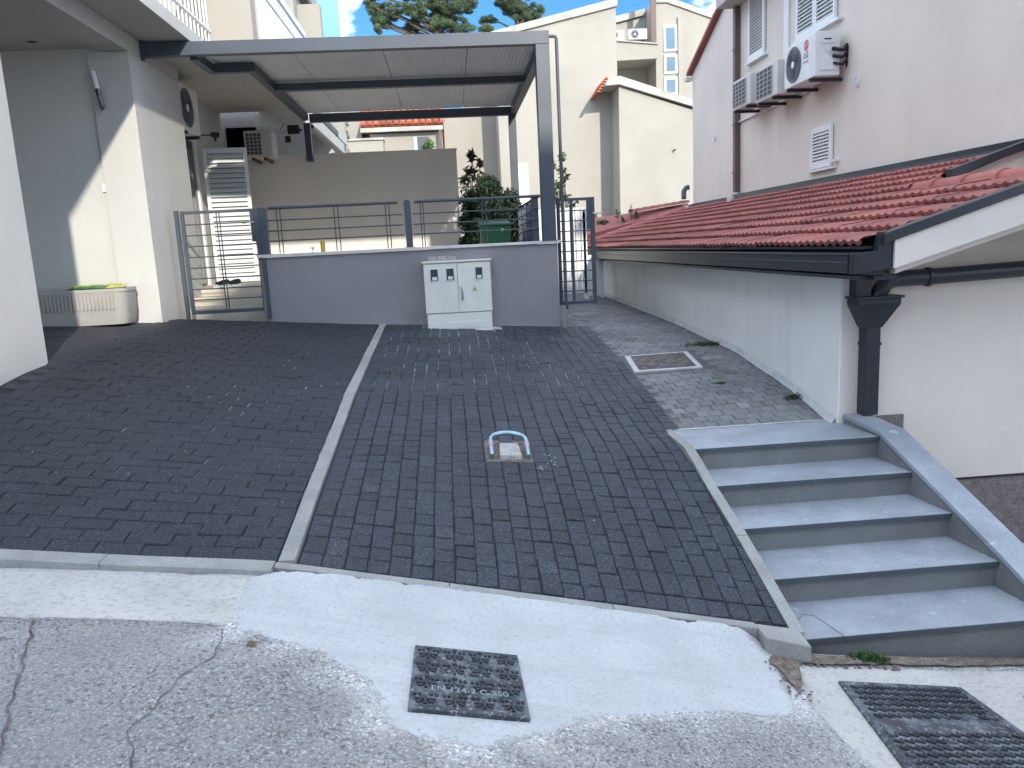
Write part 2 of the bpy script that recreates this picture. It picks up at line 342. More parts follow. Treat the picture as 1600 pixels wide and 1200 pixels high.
sheet('manhole_surround', [(1.47, 3.19), (2.9, 3.26), (2.75, 3.05), (2.43, 2.93), (2.31, 2.70), (2.3, 2.3), (1.5, 2.30), (1.39, 2.44), (1.36, 2.6), (1.34, 2.9)], RD, .0018, conc_old, .05, .035, 'structure', dens=.025)
def ribbon(name, pts, wd, hf, off, mt, parent, kind=None):
    mb = MB(); P = []
    for i in range(len(pts)-1):
        a, b = Vector(pts[i]), Vector(pts[i+1]); m = max(1, int((b-a).length/.025))
        for k in range(m): P.append(a+(b-a)*k/m)
    P.append(Vector(pts[-1])); vs = []
    for i, p in enumerate(P):
        d = (P[min(i+1, len(P)-1)]-P[max(0, i-1)]).normalized(); n_ = Vector((-d.y, d.x))
        q = p+n_*noise.noise(Vector((p.x*14, p.y*14, 1)))*.022; ww = wd*.55*(.3+1.4*abs(noise.noise(Vector((p.x*20, p.y*20, 9)))))
        for sg in (-1, 1): vs.append((q.x+n_.x*ww*sg, q.y+n_.y*ww*sg, hf(q.x, q.y)+off))
    mb.add(vs, [(2*i, 2*i+1, 2*i+3, 2*i+2) for i in range(len(P)-1)]); return mb.build(name, mt, parent, kind=kind)
ribbon('crack', [(-1.62, 2.80), (-1.47, 2.41), (-1.32, 2.02), (-1.2, 1.6)], .012, RD, .004, crack_m, road)
ribbon('crack', [(-.92, 2.76), (-.91, 2.57), (-.98, 2.42), (-1.0, 2.27), (-1.02, 2.14), (-.95, 1.98), (-.96, 1.7)], .006, RD, .004, crack_m, road)
ribbon('crack', [(-.92, 2.775), (-1.28, 2.80), (-1.73, 2.80), (-2.6, 2.79)], .005, RD, .009, crack_m, road)
ribbon('crack', [(2.42, 2.96), (2.50, 3.02), (2.62, 3.02), (2.75, 3.05)], .018, RD, .010, crack_m, road)

# ------------------------------------------------------------ pavers
def paver_mesh(lx, ly, mt, tone, seed, h=.05):
    r = random.Random(seed); j = .0035; c = .004; gp_ = .0022 if mt is paver_l else .0032; a, b = lx/2-gp_, ly/2-gp_*.7
    cor = [(-a, -b), (a, -b), (a, b), (-a, b)]
    lowv = [(x+r.uniform(-j, j), y+r.uniform(-j, j), -h) for x, y in cor]
    mid = [(x, y, -c) for x, y, z in lowv]
    top = [(x*(1-c/abs(x)), y*(1-c/abs(y)), r.uniform(-.0015, .0025)) for x, y, z in lowv]
    mb = MB(); mb.tone = tone
    mb.add(lowv+mid+top, [(8, 9, 10, 11)]+[(i, (i+1) % 4, 4+(i+1) % 4, 4+i) for i in range(4)]+[(4+i, 4+(i+1) % 4, 8+(i+1) % 4, 8+i) for i in range(4)])
    return mb
def pave(owner, cells, mt, sizes):
    """cells: (x, y, sizekey, extra) ; nearest 300 single objects, the rest one mesh"""
    var = {}
    for k in sizes:
        for q in range(7):
            tn = [.80, .89, .95, 1.0, 1.06, 1.15, 1.28][q] if mt is not paver_l else [.90, .94, .97, 1.0, 1.03, 1.06, 1.12][q]; mb = paver_mesh(k[0], k[1], mt, tn, hash((k[0]*1000, q)) & 255)
            o = mb.build('paver', mt); me = o.data; bpy.data.objects.remove(o); var[(k, q)] = (me, mb)
    cells.sort(key=lambda c: c[1]*c[1]+c[0]*c[0]*.3)
    rest = MB(); r = random.Random(3)
    for i, (x, y, k) in enumerate(cells):
        q = r.choice([0, 1, 2, 2, 3, 3, 3, 4, 4, 5, 6] if r.random() < .5 else [2, 3, 4])
        e = .04; gx = (G(x+e, y)-G(x-e, y))/(2*e); gy = (G(x, y+e)-G(x, y-e))/(2*e)
        u = Vector((1, 0, gx)); v = Vector((0, 1, gy)); n_ = u.cross(v).normalized()
        wob = max(-.001, min(.004, r.gauss(.0008, .0016))); tl = max(-.014, min(.014, r.gauss(0, .008))); tl2 = max(-.014, min(.014, r.gauss(0, .008)))
        u = u+n_*tl; v = v+n_*tl2; ang = r.gauss(0, .008)
        u, v = u+v*ang, v-u*ang
        M = Matrix(((u.x, v.x, n_.x, x), (u.y, v.y, n_.y, y), (u.z, v.z, n_.z, G(x, y)+wob), (0, 0, 0, 1)))
        me, mb = var[(k, q)]
        if i < 300:
            o = bpy.data.objects.new('paver', me); COL.objects.link(o); o.parent = owner; o.matrix_local = M
        else:
            rest.tone = mb.tone; rest.add(mb.v, mb.f, M)
    if rest.v: rest.build('paver_field', mt, owner, kind='stuff')
def bed(name, x0, x1, y0, y1, mt, label=None): return grid(name, x0, x1, int((x1-x0)/.1), y0, y1, int((y1-y0)/.1), G, -.0072, mt, kind='structure')
drive = bed('driveway', -7.0, -.86, 3.36, 8.9, bed_left)
cells = []; r = random.Random(11); row = 0; y = 3.36+.05
while y < 8.9:
    x = -.862-.1-(.1 if row % 2 else 0)
    if row % 2: cells.append((-.862-.05, y, (.1, .1)))
    while x > -6.6:
        if not (y > 8.47 and x < -3.1) and not (x < -3.05 and 5.0 < y < 6.1 and x > -3.5): cells.append((x, y, (.2, .1)))
        x -= .2
    y += .1; row += 1
pave(drive, cells, paver_l, [(.2, .1), (.1, .1)])
park = bed('parking_bay', -.77, 1.50, 3.36, 8.9, bed_mid)
cells = []; x = -.72; c = 0; slivers = []
def bay_right(y): return interp(y, [3.345, 4.70], [1.505, 1.415]) if y < 5.0 else (1.42 if y < 5.25 else 1.53)
while x < 1.56:
    y = 3.362
    while y < 8.89:
        ln = r.choice([.1, .1, .1, .1, .15, .15]);
        if 8.9-y-ln < .09: ln = max(.1, min(.2, round((8.9-y)*20)/20))
        yc = y+ln/2
        if x+.05 < bay_right(yc)+.012 and not (.13 < x < .43 and 4.57 < yc < 4.93) and not (-.38 < x < .5 and yc > 8.66): cells.append((x, yc, (.1, ln)))
        elif bay_right(yc)-(x-.05) > .035 and x+.05 > bay_right(yc) and yc < 5.2: slivers.append((x-.05, bay_right(yc), y, y+ln))
        y += ln
    x += .1; c += 1
pave(park, cells, paver_m, [(.1, .1), (.1, .15), (.1, .2)])
for (xa, xb, ya, yb) in slivers:
    mb = MB(); mb.tone = 1.0; q = [(xa+.003, ya+.003), (xb-.002, ya+.003), (xb-.002, yb-.003), (xa+.003, yb-.003)]
    mb.hexa([(x_, y_, G(x_, y_)-.05) for x_, y_ in q], [(x_, y_, G(x_, y_)) for x_, y_ in q]); mb.build('cut_paver', paver_m, park)
side = bed('side_path', 1.501, 2.66, 5.22, 16, bed_m)
bed('side_path_step', 1.2, 1.42, 8.9, 16, bed_m)
cells = []; y = 5.285; row = 0
while y < 15:
    x = (1.582 if y < 8.9 else 1.27)+(.05 if row % 2 else 0); 
    while x < 2.60:
        if not (1.50 < x < 2.24 and 6.55 < y < 7.24): cells.append((x, y, (.1, .1)))
        x += .1
    y += .1; row += 1
pave(side, cells, paver_o, [(.1, .1)])

# ------------------------------------------------------------ kerbs and divider
def strip(name, label, pts, wd, top, bot, mt, cat, seg=1.0, dirn='x'):
    t = thing(name, label, cat, (pts[0][0], pts[0][1], G(*pts[0])))
    return t
kerb = thing('kerb', 'pale concrete kerb along the road edge below the dark paving', 'kerb', (-.8, 3.3, -1.4))
xs = [-6, -5.05, -4.1, -3.1, -2.35, -1.58, -.865, -.1, .65, 1.335]
for a, b in zip(xs, xs[1:]):
    mb = MB(); n_ = 6; vs = []; fs = []
    off = .008 if a < -.9 else .003; yk = 3.25 if a < -.9 else 3.298
    for i in range(n_+1):
        x = a+.002+(b-a-.004)*i/n_; zt = G(x, 3.35)+off
        vs += [(x, yk+.005, zt-.006), (x, yk+.015, zt), (x, 3.352, zt), (x, 3.352, zt-.25), (x, yk, zt-.25)]
    for i in range(n_):
        for k in range(5): fs.append((i*5+k, i*5+(k+1) % 5, (i+1)*5+(k+1) % 5, (i+1)*5+k))
    fs += [(0, 1, 2, 3, 4), tuple(n_*5+k for k in (4, 3, 2, 1, 0))]
    mb.add(vs, fs); mb.build('kerb_stone', kerb_m, kerb)
blk = MB(); zt = G(1.42, 3.35)
blk.hexa([(1.335, 3.21, zt-.35), (1.545, 3.19, zt-.35), (1.545, 3.33, zt-.35), (1.335, 3.35, zt-.35)], [(1.335, 3.21, zt+.02), (1.545, 3.19, zt-.035), (1.545, 3.335, zt-.02), (1.335, 3.35, zt+.02)])
blk.build('kerb_stone', kerb_m, kerb, label='brown stained kerb end block beside the bottom step', bevel=.008)
div = thing('paving_divider', 'narrow grey concrete strip dividing the driveway from the parking bay', 'kerb', (-.82, 6, -1.0))
ys = [3.36, 4.36, 5.36, 6.36, 7.36, 8.3, 8.895]
for a, b in zip(ys, ys[1:]):
    mb = MB(); vs = []; fs = []; n_ = 8
    for i in range(n_+1):
        y = a+.0015+(b-a-.003)*i/n_; z = G(-.82, y)+.008; jx = .004*noise.noise(Vector((0, y*2, 0)))
        vs += [(-.855+jx, y, z), (-.782+jx, y, z), (-.782+jx, y, z-.12), (-.855+jx, y, z-.12)]
    for i in range(n_):
        for k in range(4): fs.append((i*4+k, i*4+(k+1) % 4, (i+1)*4+(k+1) % 4, (i+1)*4+k))
    fs += [(0, 1, 2, 3), (n_*4+3, n_*4+2, n_*4+1, n_*4)]
    mb.add(vs, fs); mb.build('kerb_stone', kerb_m, div)

# ------------------------------------------------------------ stairs
st = thing('stone_staircase', 'grey slate staircase of five treads beside the paved parking bay', 'staircase', (2.1, 4.2, -1.9))
NY = [4.70, 4.385, 4.05, 3.70, 3.345]; NZ = [-1.33-.15*i for i in range(5)]
def XL(y): return interp(y, [3.345, 4.70], [1.565, 1.475])
def XR(y): return interp(y, [3.345, 3.7, 4.7, 5.2], [2.845, 2.815, 2.70, 2.655])
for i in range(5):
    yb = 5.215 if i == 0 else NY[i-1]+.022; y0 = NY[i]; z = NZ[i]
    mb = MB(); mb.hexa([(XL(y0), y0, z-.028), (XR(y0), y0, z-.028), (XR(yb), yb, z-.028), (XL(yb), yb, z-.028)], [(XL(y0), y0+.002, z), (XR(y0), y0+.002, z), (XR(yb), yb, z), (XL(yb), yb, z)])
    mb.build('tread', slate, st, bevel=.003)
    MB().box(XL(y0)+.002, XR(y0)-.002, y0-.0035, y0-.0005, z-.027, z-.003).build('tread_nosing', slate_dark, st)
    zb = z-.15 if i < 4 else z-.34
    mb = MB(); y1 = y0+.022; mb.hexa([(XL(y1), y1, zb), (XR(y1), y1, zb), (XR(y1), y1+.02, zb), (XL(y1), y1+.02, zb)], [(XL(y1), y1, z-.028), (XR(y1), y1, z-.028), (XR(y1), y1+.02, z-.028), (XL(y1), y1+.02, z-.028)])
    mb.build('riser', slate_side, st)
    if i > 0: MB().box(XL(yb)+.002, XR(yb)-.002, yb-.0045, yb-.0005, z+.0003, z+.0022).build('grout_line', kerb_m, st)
cp = [(5.215, -2.6), (5.215, -1.365)]
for i in range(5):
    cp.append((NY[i]+.045, NZ[i]-.032))
    cp.append((NY[i]+.045, NZ[i]-.15-.032 if i < 4 else -2.6))
mb = MB(); mb.prism(cp, 'X', 1.57, 2.69)
mb.build('core', slate_side, st)
# left border stones
for (ya, yb) in ((5.22, 4.72), (4.72, 3.93), (3.93, 3.31)):
    def zz(y): return G(XL(y)-.05, y)+.012 if y < 4.9 else -1.322
    mb = MB(); vs = []; fs = []; n_ = 6
    for i in range(n_+1):
        y = ya-.002+(yb-ya+.004)*i/n_; xl = XL(min(y, 4.72)); z = interp(y, [3.31, 3.34, 4.70, 5.22], [-1.90, -1.885, -1.318, -1.322])
        z = max(z, G(xl-.06, y)+.007) if y < 4.75 else z; vs += [(xl-.062, y, z), (xl-.002, y, z), (xl-.002, y, z-.5), (xl-.062, y, z-.5)]
    for i in range(n_):
        for k in range(4): fs.append((i*4+k, i*4+(k+1) % 4, (i+1)*4+(k+1) % 4, (i+1)*4+k))
    fs += [(0, 1, 2, 3), (n_*4+3, n_*4+2, n_*4+1, n_*4)]
    mb.add(vs, fs); mb.build('border_stone', kerb_m, st)
# right side: cheek wall and coping
cy = [5.09, 4.69, 4.2, 3.7, 3.2]; cz = [-1.262, -1.292, -1.505, -1.725, -1.945]
for a, b in ((0, 1), (1, 4)):
    mb = MB(); vs = []; fs = []; idx = list(range(a, b+1))
    for i in idx:
        xi = XR(cy[i])-.012; xo = xi+.175; z = cz[i]
        e = .002 if i == a else (-.002 if i == b else 0)
        vs += [(xi, cy[i]-e, z), (xo, cy[i]-e, z), (xo, cy[i]-e, z-.03), (xi, cy[i]-e, z-.03)]
    for i in range(len(idx)-1):
        for k in range(4): fs.append((i*4+k, i*4+(k+1) % 4, (i+1)*4+(k+1) % 4, (i+1)*4+k))
    m4 = (len(idx)-1)*4; fs += [(0, 1, 2, 3), (m4+3, m4+2, m4+1, m4)]
    mb.add(vs, fs); mb.build('coping', slate, st, bevel=.003)
mb = MB(); vs = []; fs = []
for i in range(5):
    xi = XR(cy[i])+.001; xo = xi+.145; vs += [(xi, cy[i], cz[i]-.031), (xo, cy[i], cz[i]-.031), (xo, cy[i], -2.8), (xi, cy[i], -2.8)]
for i in range(4):
    for k in range(4): fs.append((i*4+k, i*4+(k+1) % 4, (i+1)*4+(k+1) % 4, (i+1)*4+k))
fs += [(0, 1, 2, 3), (19, 18, 17, 16)]
mb.add(vs, fs); mb.build('cheek_wall', slate_side, st)
mb = MB(); n_ = 30; vs = []; 
for i in range(n_+1):
    x = 1.48+(2.66-1.48)*i/n_; wob = .008*noise.noise(Vector((x*18, 0, 0)))
    vs += [(x, 5.205+wob, -1.3265), (x, 5.235+wob*1.5, -1.326)]
mb.add(vs, [(2*i, 2*i+2, 2*i+3, 2*i+1) for i in range(n_)]); mb.build('mortar_line', mortar_w, st)

# ------------------------------------------------------------ low grey front wall
lw = thing('front_wall', 'grey rendered low wall with pale stone cap in front of the terrace', 'wall', (-.4, 8.98, -.9))
mb = MB(); mb.prism([(-2.12, -1.2), (1.215, -1.2), (1.215, .012), (-2.12, .012)], 'Y', 8.9, 9.06); mb.build('render', grey_stucco, lw)
for a, b in ((-2.14, -.32), (-.318, 1.25)): bx('cap', cap_stone, lw, a, b, 8.865, 9.09, .014, .046, bevel=.004)
mb = MB(); mb.tube([(1.26, 8.84, -.99), (1.26, 8.86, -.70)], .03, 10); 
mb.build('pipe_stub', grey_stucco, lw)
ribbon('mortar_smear', [(-2.1, 8.893), (-1, 8.892), (.45, 8.892), (1.2, 8.89)], .018, G, .004, mortar_w, lw)
# electricity cabinet
cb = thing('electricity_cabinet', 'light grey-green electricity meter cabinet against the grey front wall', 'cabinet', (.06, 8.75, -.88))
x0, x1 = -.315, .43; F = 8.68
bx('body', cab_m, cb, x0, x1, F+.015, 8.897, -.70, -.142, bevel=.006)
bx('lid', cab_m, cb, x0-.012, x1+.012, F-.012, 8.895, -.14, -.118, bevel=.005)
mb = MB(); mb.hexa([(x0+.012, F, -.93), (x1-.012, F, -.95), (x1-.012, 8.89, -.95), (x0+.012, 8.89, -.93)], [(x0+.012, F, -.702), (x1-.012, F, -.702), (x1-.012, 8.89, -.702), (x0+.012, 8.89, -.702)]); mb.build('plinth', cab_m, cb, bevel=.004)
bx('plinth_panel', cab_m, cb, x0+.06, x1-.05, F-.006, F-.001, -.87, -.80, bevel=.002)
xm = x0+.372
for (a, b, wins) in ((x0+.008, xm-.003, [(.07, .15), (.245, .325)]), (xm+.003, x1-.008, [(.20, .275)])):
    d = bx('door', cab_m, cb, a, b, F-.004, F+.012, -.692, -.152, bevel=.004)
    for p, q in wins:
        bx('window_frame', white_pl, d, a+p-.012, a+q+.012, F-.009, F-.0045, -.345, -.195, bevel=.002)
        bx('meter_window', glass_dark, d, a+p, a+q, F-.0115, F-.0095, -.333, -.207)
        bx('meter', white_pl, d, a+p+.015, a+q-.012, F-.0125, F-.0118, -.326, -.29)
d_ = [o for o in cb.children if o.name.startswith('door')][1]
bx('handle_plate', white_pl, d_, xm+.03, xm+.058, F-.012, F-.005, -.56, -.40, bevel=.004)
mb = MB(); mb.tube([(xm+.044, F-.02, -.41), (xm+.044, F-.03, -.45), (xm+.044, F-.03, -.52), (xm+.044, F-.02, -.555)], .010, 8); mb.build('handle', steel, d_, smooth=True)
bx('notice', white_pl, d_, xm+.15, xm+.215, F-.006, F-.0045, -.475, -.385)
mb = MB(); mb.add([(xm+.155, F-.0075, -.465), (xm+.21, F-.0075, -.465), (xm+.183, F-.0075, -.41)], [(0, 1, 2)]); mb.build('warning_sign', yellow_pl, d_)
mb = MB(); mb.add([(xm+.186, F-.009, -.422), (xm+.178, F-.009, -.442), (xm+.184, F-.009, -.442), (xm+.180, F-.009, -.458), (xm+.190, F-.009, -.437), (xm+.184, F-.009, -.437)], [(0, 1, 2, 3, 4, 5)]); mb.build('lightning_mark', black_m, d_)
for i, (a, lb) in enumerate(((-.25, 'left paver of the three lying on top of the meter cabinet'), (-.145, 'middle paver of the three lying on top of the meter cabinet'), (-.04, 'right paver of the three lying on top of the meter cabinet'))):
    mb = MB(); mb.tone = 2.2; mb.box(a, a+.098, 8.70, 8.80, -.1175, -.072+.004*(i == 1)); mb.build('loose_paver', stone_block, None, label=lb, cat='paver', bevel=.005, group='loose pavers on the meter cabinet')

# ------------------------------------------------------------ railings on the wall
def bar(name, par, x0, x1, y0, y1, z0, z1, **k): return bx(name, anthracite, par, x0, x1, y0, y1, z0, z1, **k)
def post(x, y, z0, z1, wd, label, dp=None):
    o = thing('fence_post', label, 'post', (x, y, z0), group='railing posts on the front wall'); dp = dp or wd
    bar('post', o, x-wd/2, x+wd/2, y-dp/2, y+dp/2, z0+.006, z1, bevel=.003); bar('base_plate', o, x-wd/2-.02, x+wd/2+.02, y-dp/2-.02, y+dp/2+.02, z0+.0005, z0+.0055)
    mb = MB(); a = wd/2+.003; b = dp/2+.003; mb.add([(x-a, y-b, z1), (x+a, y-b, z1), (x+a, y+b, z1), (x-a, y+b, z1), (x, y, z1+.02)], [(0, 1, 4), (1, 2, 4), (2, 3, 4), (3, 0, 4), (0, 3, 2, 1)]); mb.build('cap', anthracite, o); return o
post(-2.055, 8.97, .046, .545, .09, 'dark square post between the entrance gate and the front railing')
post(-.455, 8.97, .046, .555, .072, 'dark square post in the middle of the front wall railing')
post(.99, 9.0, .046, .545, .065, 'slim dark post at the right end of the front railing by the pergola column')
def railing(x0, x1, bx0, bx1, dbl, label):
    t = thing('railing', label, 'railing', ((x0+x1)/2, 8.97, .046), group='railing panels on the front wall'); Y = 8.95
    mb = MB(); mb.tube([(x0, Y, .548), (x1, Y, .548)], .0165, 12); mb.build('handrail', anthracite, t, smooth=True)
    for z in (.415, .30, .19):
        mb = MB(); mb.tube([(bx0, Y, z), (bx1, Y, z)], .0075, 8); mb.build('bar', anthracite, t, smooth=True)
    for x in dbl:
        mb = MB(); mb.tube([(x, Y+.014, .05), (x, Y+.014, .535)], .006, 8); mb.build('baluster', anthracite, t, smooth=True)
    return t
railing(-1.985, -.56, -2.0, -.51, [-1.90, -1.86, -1.27, -1.225, -.70, -.66], 'left panel of the dark metal railing on the front wall, behind the bottle')
railing(-.375, 1.045, -.40, 1.02, [-.31, -.28, .385, .425, .95], 'right panel of the dark metal railing on the front wall, above the meter cabinet')
# side railing running back beside the terrace
sr = thing('side_railing', 'dark railing running back along the terrace edge behind the pergola column', 'railing', (1.12, 10, -.3))
pts = [(1.02, 9.05), (1.02, 12.6)]
mb = MB(); mb.tube([(1.03, 9.05, .545), (1.03, 12.6, .545)], .017, 10); mb.build('handrail', anthracite, sr, smooth=True)
for z in (.415, .30, .19, .08, -.03): mb = MB(); mb.tube([(1.03, 9.06, z), (1.03, 12.6, z)], .008, 6); mb.build('bar', anthracite, sr)
for y in (9.6, 10.2, 10.8, 11.4, 12.0, 12.6): bar('post', sr, 1.0, 1.06, y-.03, y+.03, -.33, .53)
# entrance gate
def gate(x0, x1, z0, z1, Yg, zh, label, M, inner, nb, handle_x, hs):
    t = thing('metal_gate', label, 'gate', (M @ Vector((x0, Yg, z0)))[:]); 
    def b(n_, *a): MB(M).box(*a).build(n_, anthracite, t, bevel=.002)
    b('stile', x0, x0+.035, Yg-.02, Yg+.02, z0, z1); b('stile', x1-.045, x1, Yg-.02, Yg+.02, z0, z1)
    b('top_rail', x0+.036, x1-.046, Yg-.018, Yg+.018, z1-.035, z1-.002); b('bottom_rail', x0+.036, x1-.046, Yg-.018, Yg+.018, z0, z0+.04)
    for i in range(nb):
        z = z0+.04+(z1-z0-.07)*(i+1)/(nb+1); mb = MB(M); mb.tube([(x0+.036, Yg, z), (x1-.046, Yg, z)], .007, 8); mb.build('bar', anthracite, t, smooth=True)
    for x in inner: 
        mb = MB(M); mb.tube([(x, Yg+.013, z0+.041), (x, Yg+.013, z1-.036)], .0065, 8); mb.build('baluster', anthracite, t, smooth=True)
    b('lock_box', x1-.09, x1-.046, Yg-.016, Yg+.016, z1-.36, z1-.036)
    mb = MB(M); mb.tube([(handle_x, Yg-.02, zh), (handle_x, Yg-.045, zh), (handle_x+hs*.05, Yg-.05, zh+.006), (handle_x+hs*.11, Yg-.045, zh-.004)], .007, 8); mb.build('handle', steel, t, smooth=True)
    return t
eg = gate(-2.925, -2.09, -.575, .555, 8.93, .40, 'closed dark metal entrance gate left of the front wall', Matrix.Identity(4), [-2.545, -2.515], 8, -2.14, -1)
gp = thing('gate_post', 'slim dark hinge post beside the white pillar', 'post', (-2.98, 8.95, -.6)); bar('post', gp, -2.995, -2.955, 8.93, 8.97, -.62, .565)
for z in (.33, -.36): mb = MB(); mb.tube([(-2.954, 8.94, z), (-2.93, 8.925, z), (-2.926, 8.94, z)], .008, 8); mb.build('hinge', steel, gp, smooth=True)
gp2 = thing('gate_post', 'dark latch post of the entrance gate at the left end of the front wall', 'post', (-2.06, 8.93, -.6)); bar('post', gp2, -2.083, -2.123+.075, 8.86, 8.896, -.66, .008)
# side gate, right
Mr = Matrix.Translation((1.235, 9.0, 0)) @ Matrix.Rotation(math.radians(3), 4, 'Z')
sg = gate(.0, .44, -.70, .515, 0, .33, 'narrow open dark metal side gate right of the pergola column', Mr, [], 9, .415, 1)
MB(Mr).box(.155, .185, -.02, .02, -.655, .475).build('stile', anthracite, sg, bevel=.002)

# ------------------------------------------------------------ pergola
pg = thing('pergola', 'anthracite steel pergola with ribbed roof panels over the terrace', 'pergola', (0, 10.5, 0))
def beam(*a, nm='beam'): return bx(nm, anthracite, pg, *a, bevel=.003)
beam(1.055, 1.205, 8.86, 9.01, .0475, 2.148, nm='post'); beam(1.045, 1.215, 8.85, 9.02, .0465-.0005, .052, nm='base_plate')
beam(-3.095, 1.205, 8.86, 8.96, 2.15, 2.285, nm='front_beam')
beam(1.10, 1.20, 8.962, 13.0, 2.10, 2.24, nm='side_beam'); beam(-2.10, 1.20, 13.002, 13.1, 2.09, 2.22, nm='rear_beam')
beam(-2.64, -2.56, 8.962, 9.56, 2.12, 2.22, nm='side_beam'); beam(-2.64, -2.2, 9.562, 9.65, 2.12, 2.22, nm='step_beam')
beam(-2.198, -2.11, 9.562, 13.0, 2.12, 2.22, nm='side_beam'); beam(-2.108, 1.098, 10.62, 10.72, 2.11, 2.20, nm='cross_beam')
beam(1.07, 1.19, 13.101, 13.22, -.4, 2.22, nm='post'); beam(-2.2, -2.10, 13.01, 13.10, 1.50, 2.088, nm='bracket_post')
beam(-3.098, -3.06, 8.82, 8.859, 2.10, 2.29, nm='wall_plate')
xs = [-2.555, -1.6, -.62, .33, 1.10]
for a, b in zip(xs, xs[1:]):
    mb = MB(); y0, y1 = 8.962, 12.99; n_ = int((b-a)/.05); vs = []; fs = []; prof = []
    for i in range(n_*4+1):
        x = a+.004+(b-a-.008)*i/(n_*4); prof.append((x, 2.226+(.0035 if i % 4 < 2 else 0)))
    ya = 8.962 if a > -2.2 else 8.962
    for x, z in prof:
        yy = 9.65 if x < -2.2 else y1
        vs += [(x, y0, z), (x, yy, z), (x, y0, 2.262), (x, yy, 2.262)]
    for i in range(len(prof)-1):
        k = i*4; fs += [(k, k+1, k+5, k+4), (k+2, k+6, k+7, k+3), (k, k+4, k+6, k+2), (k+1, k+3, k+7, k+5)]
    fs += [(0, 2, 3, 1), (len(vs)-4, len(vs)-3, len(vs)-1, len(vs)-2)]
    mb.add(vs, fs); mb.build('roof_panel', roof_panel_m, pg)
bx('top_sheet', anthracite, pg, -2.19, 1.10, 8.965, 12.99, 2.2635, 2.27); bx('top_sheet', anthracite, pg, -2.55, -2.195, 8.965, 9.64, 2.2635, 2.27)
rp = thing('rainwater_pipe', 'thin grey rain pipe beside the front pergola column', 'pipe', (1.29, 8.9, -.68))
mb = MB(); mb.tube([(1.206, 8.91, 2.235), (1.26, 8.91, 2.235), (1.282, 8.91, 2.23), (1.292, 8.91, 2.205), (1.292, 8.91, 1.0), (1.292, 8.905, -.70)], .0185, 12); mb.build('pipe', anthracite, rp, smooth=True)
for z in (.95, .38, -.3): mb = MB(); mb.tube([(1.292, 8.907, z-.012), (1.292, 8.907, z+.012)], .023, 12); mb.build('clip', anthracite, rp)
mb = MB(); mb.tube([(1.292, 8.905, -.74), (1.292, 8.905, -.70)], .026, 12); mb.build('shoe', black_m, rp)

# ------------------------------------------------------------ left house
lh = thing('white_house', 'white rendered house with carport and balcony on the left', 'house', (-5, 8, -.6))
def lb(nm, *a, m=white_stucco, **k): return bx(nm, m, lh, *a, **k)
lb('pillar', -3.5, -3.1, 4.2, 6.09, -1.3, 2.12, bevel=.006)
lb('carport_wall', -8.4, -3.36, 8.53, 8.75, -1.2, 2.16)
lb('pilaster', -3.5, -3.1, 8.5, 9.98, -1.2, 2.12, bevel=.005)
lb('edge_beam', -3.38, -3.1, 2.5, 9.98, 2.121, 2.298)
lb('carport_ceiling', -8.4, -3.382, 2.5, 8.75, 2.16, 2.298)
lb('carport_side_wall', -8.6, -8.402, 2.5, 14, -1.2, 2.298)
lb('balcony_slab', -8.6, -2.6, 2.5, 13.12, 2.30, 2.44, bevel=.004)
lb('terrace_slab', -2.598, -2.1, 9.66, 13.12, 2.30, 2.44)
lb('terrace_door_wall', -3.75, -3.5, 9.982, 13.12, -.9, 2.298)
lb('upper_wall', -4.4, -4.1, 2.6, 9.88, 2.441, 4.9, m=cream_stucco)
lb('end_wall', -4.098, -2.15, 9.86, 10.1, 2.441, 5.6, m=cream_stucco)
lb('upper_roof', -4.5, -4.098, 2.4, 9.85, 4.901, 5.05)
# balcony rail 1
br = lb('balcony_rail', -2.66, -2.63, 2.6, 9.855, 2.63, 2.66, m=white_lac)
y = 5.0
while y < 9.85:
    bx('rail_bar', white_lac, br, -2.655, -2.64, y, y+.018, 2.47, 3.3); y += .13
bx('top_rail', white_lac, br, -2.665, -2.625, 2.6, 9.855, 3.301, 3.34)
# slatted rail further back
s2 = lb('slatted_rail', -2.14, -2.10, 10.12, 13.3, 3.20, 3.26, m=white_lac)
y = 10.14
while y < 13.2:
    bx('slat', white_lac, s2, -2.13, -2.11, y, y+.045, 2.445, 3.198); y += .105
bx('upper_rail', white_lac, s2, -2.15, -2.09, 10.12, 13.35, 3.42, 3.52); bx('bottom_rail', white_lac, s2, -2.135, -2.105, 10.12, 13.3, 2.442, 2.444)
bx('glass_band', white_lac, s2, -2.128, -2.112, 10.12, 13.3, 3.262, 3.418)
lb('terrace_floor', -3.5, 1.2, 9.9, 13.1, -.42, -.33, m=tiles_floor)
for k, (y0, z) in enumerate(((9.55, -.42), (9.2, -.52))):
    x = -3.09
    while x < -2.1:
        lb('floor_tile', x+.001, min(x+.33, -2.06)-.001, y0, y0+.345, z-.3, z, m=tiles_floor); x += .33
lb('terrace_base', -2.1, 1.2, 9.07, 9.895, -.8, -.45, m=tiles_floor)
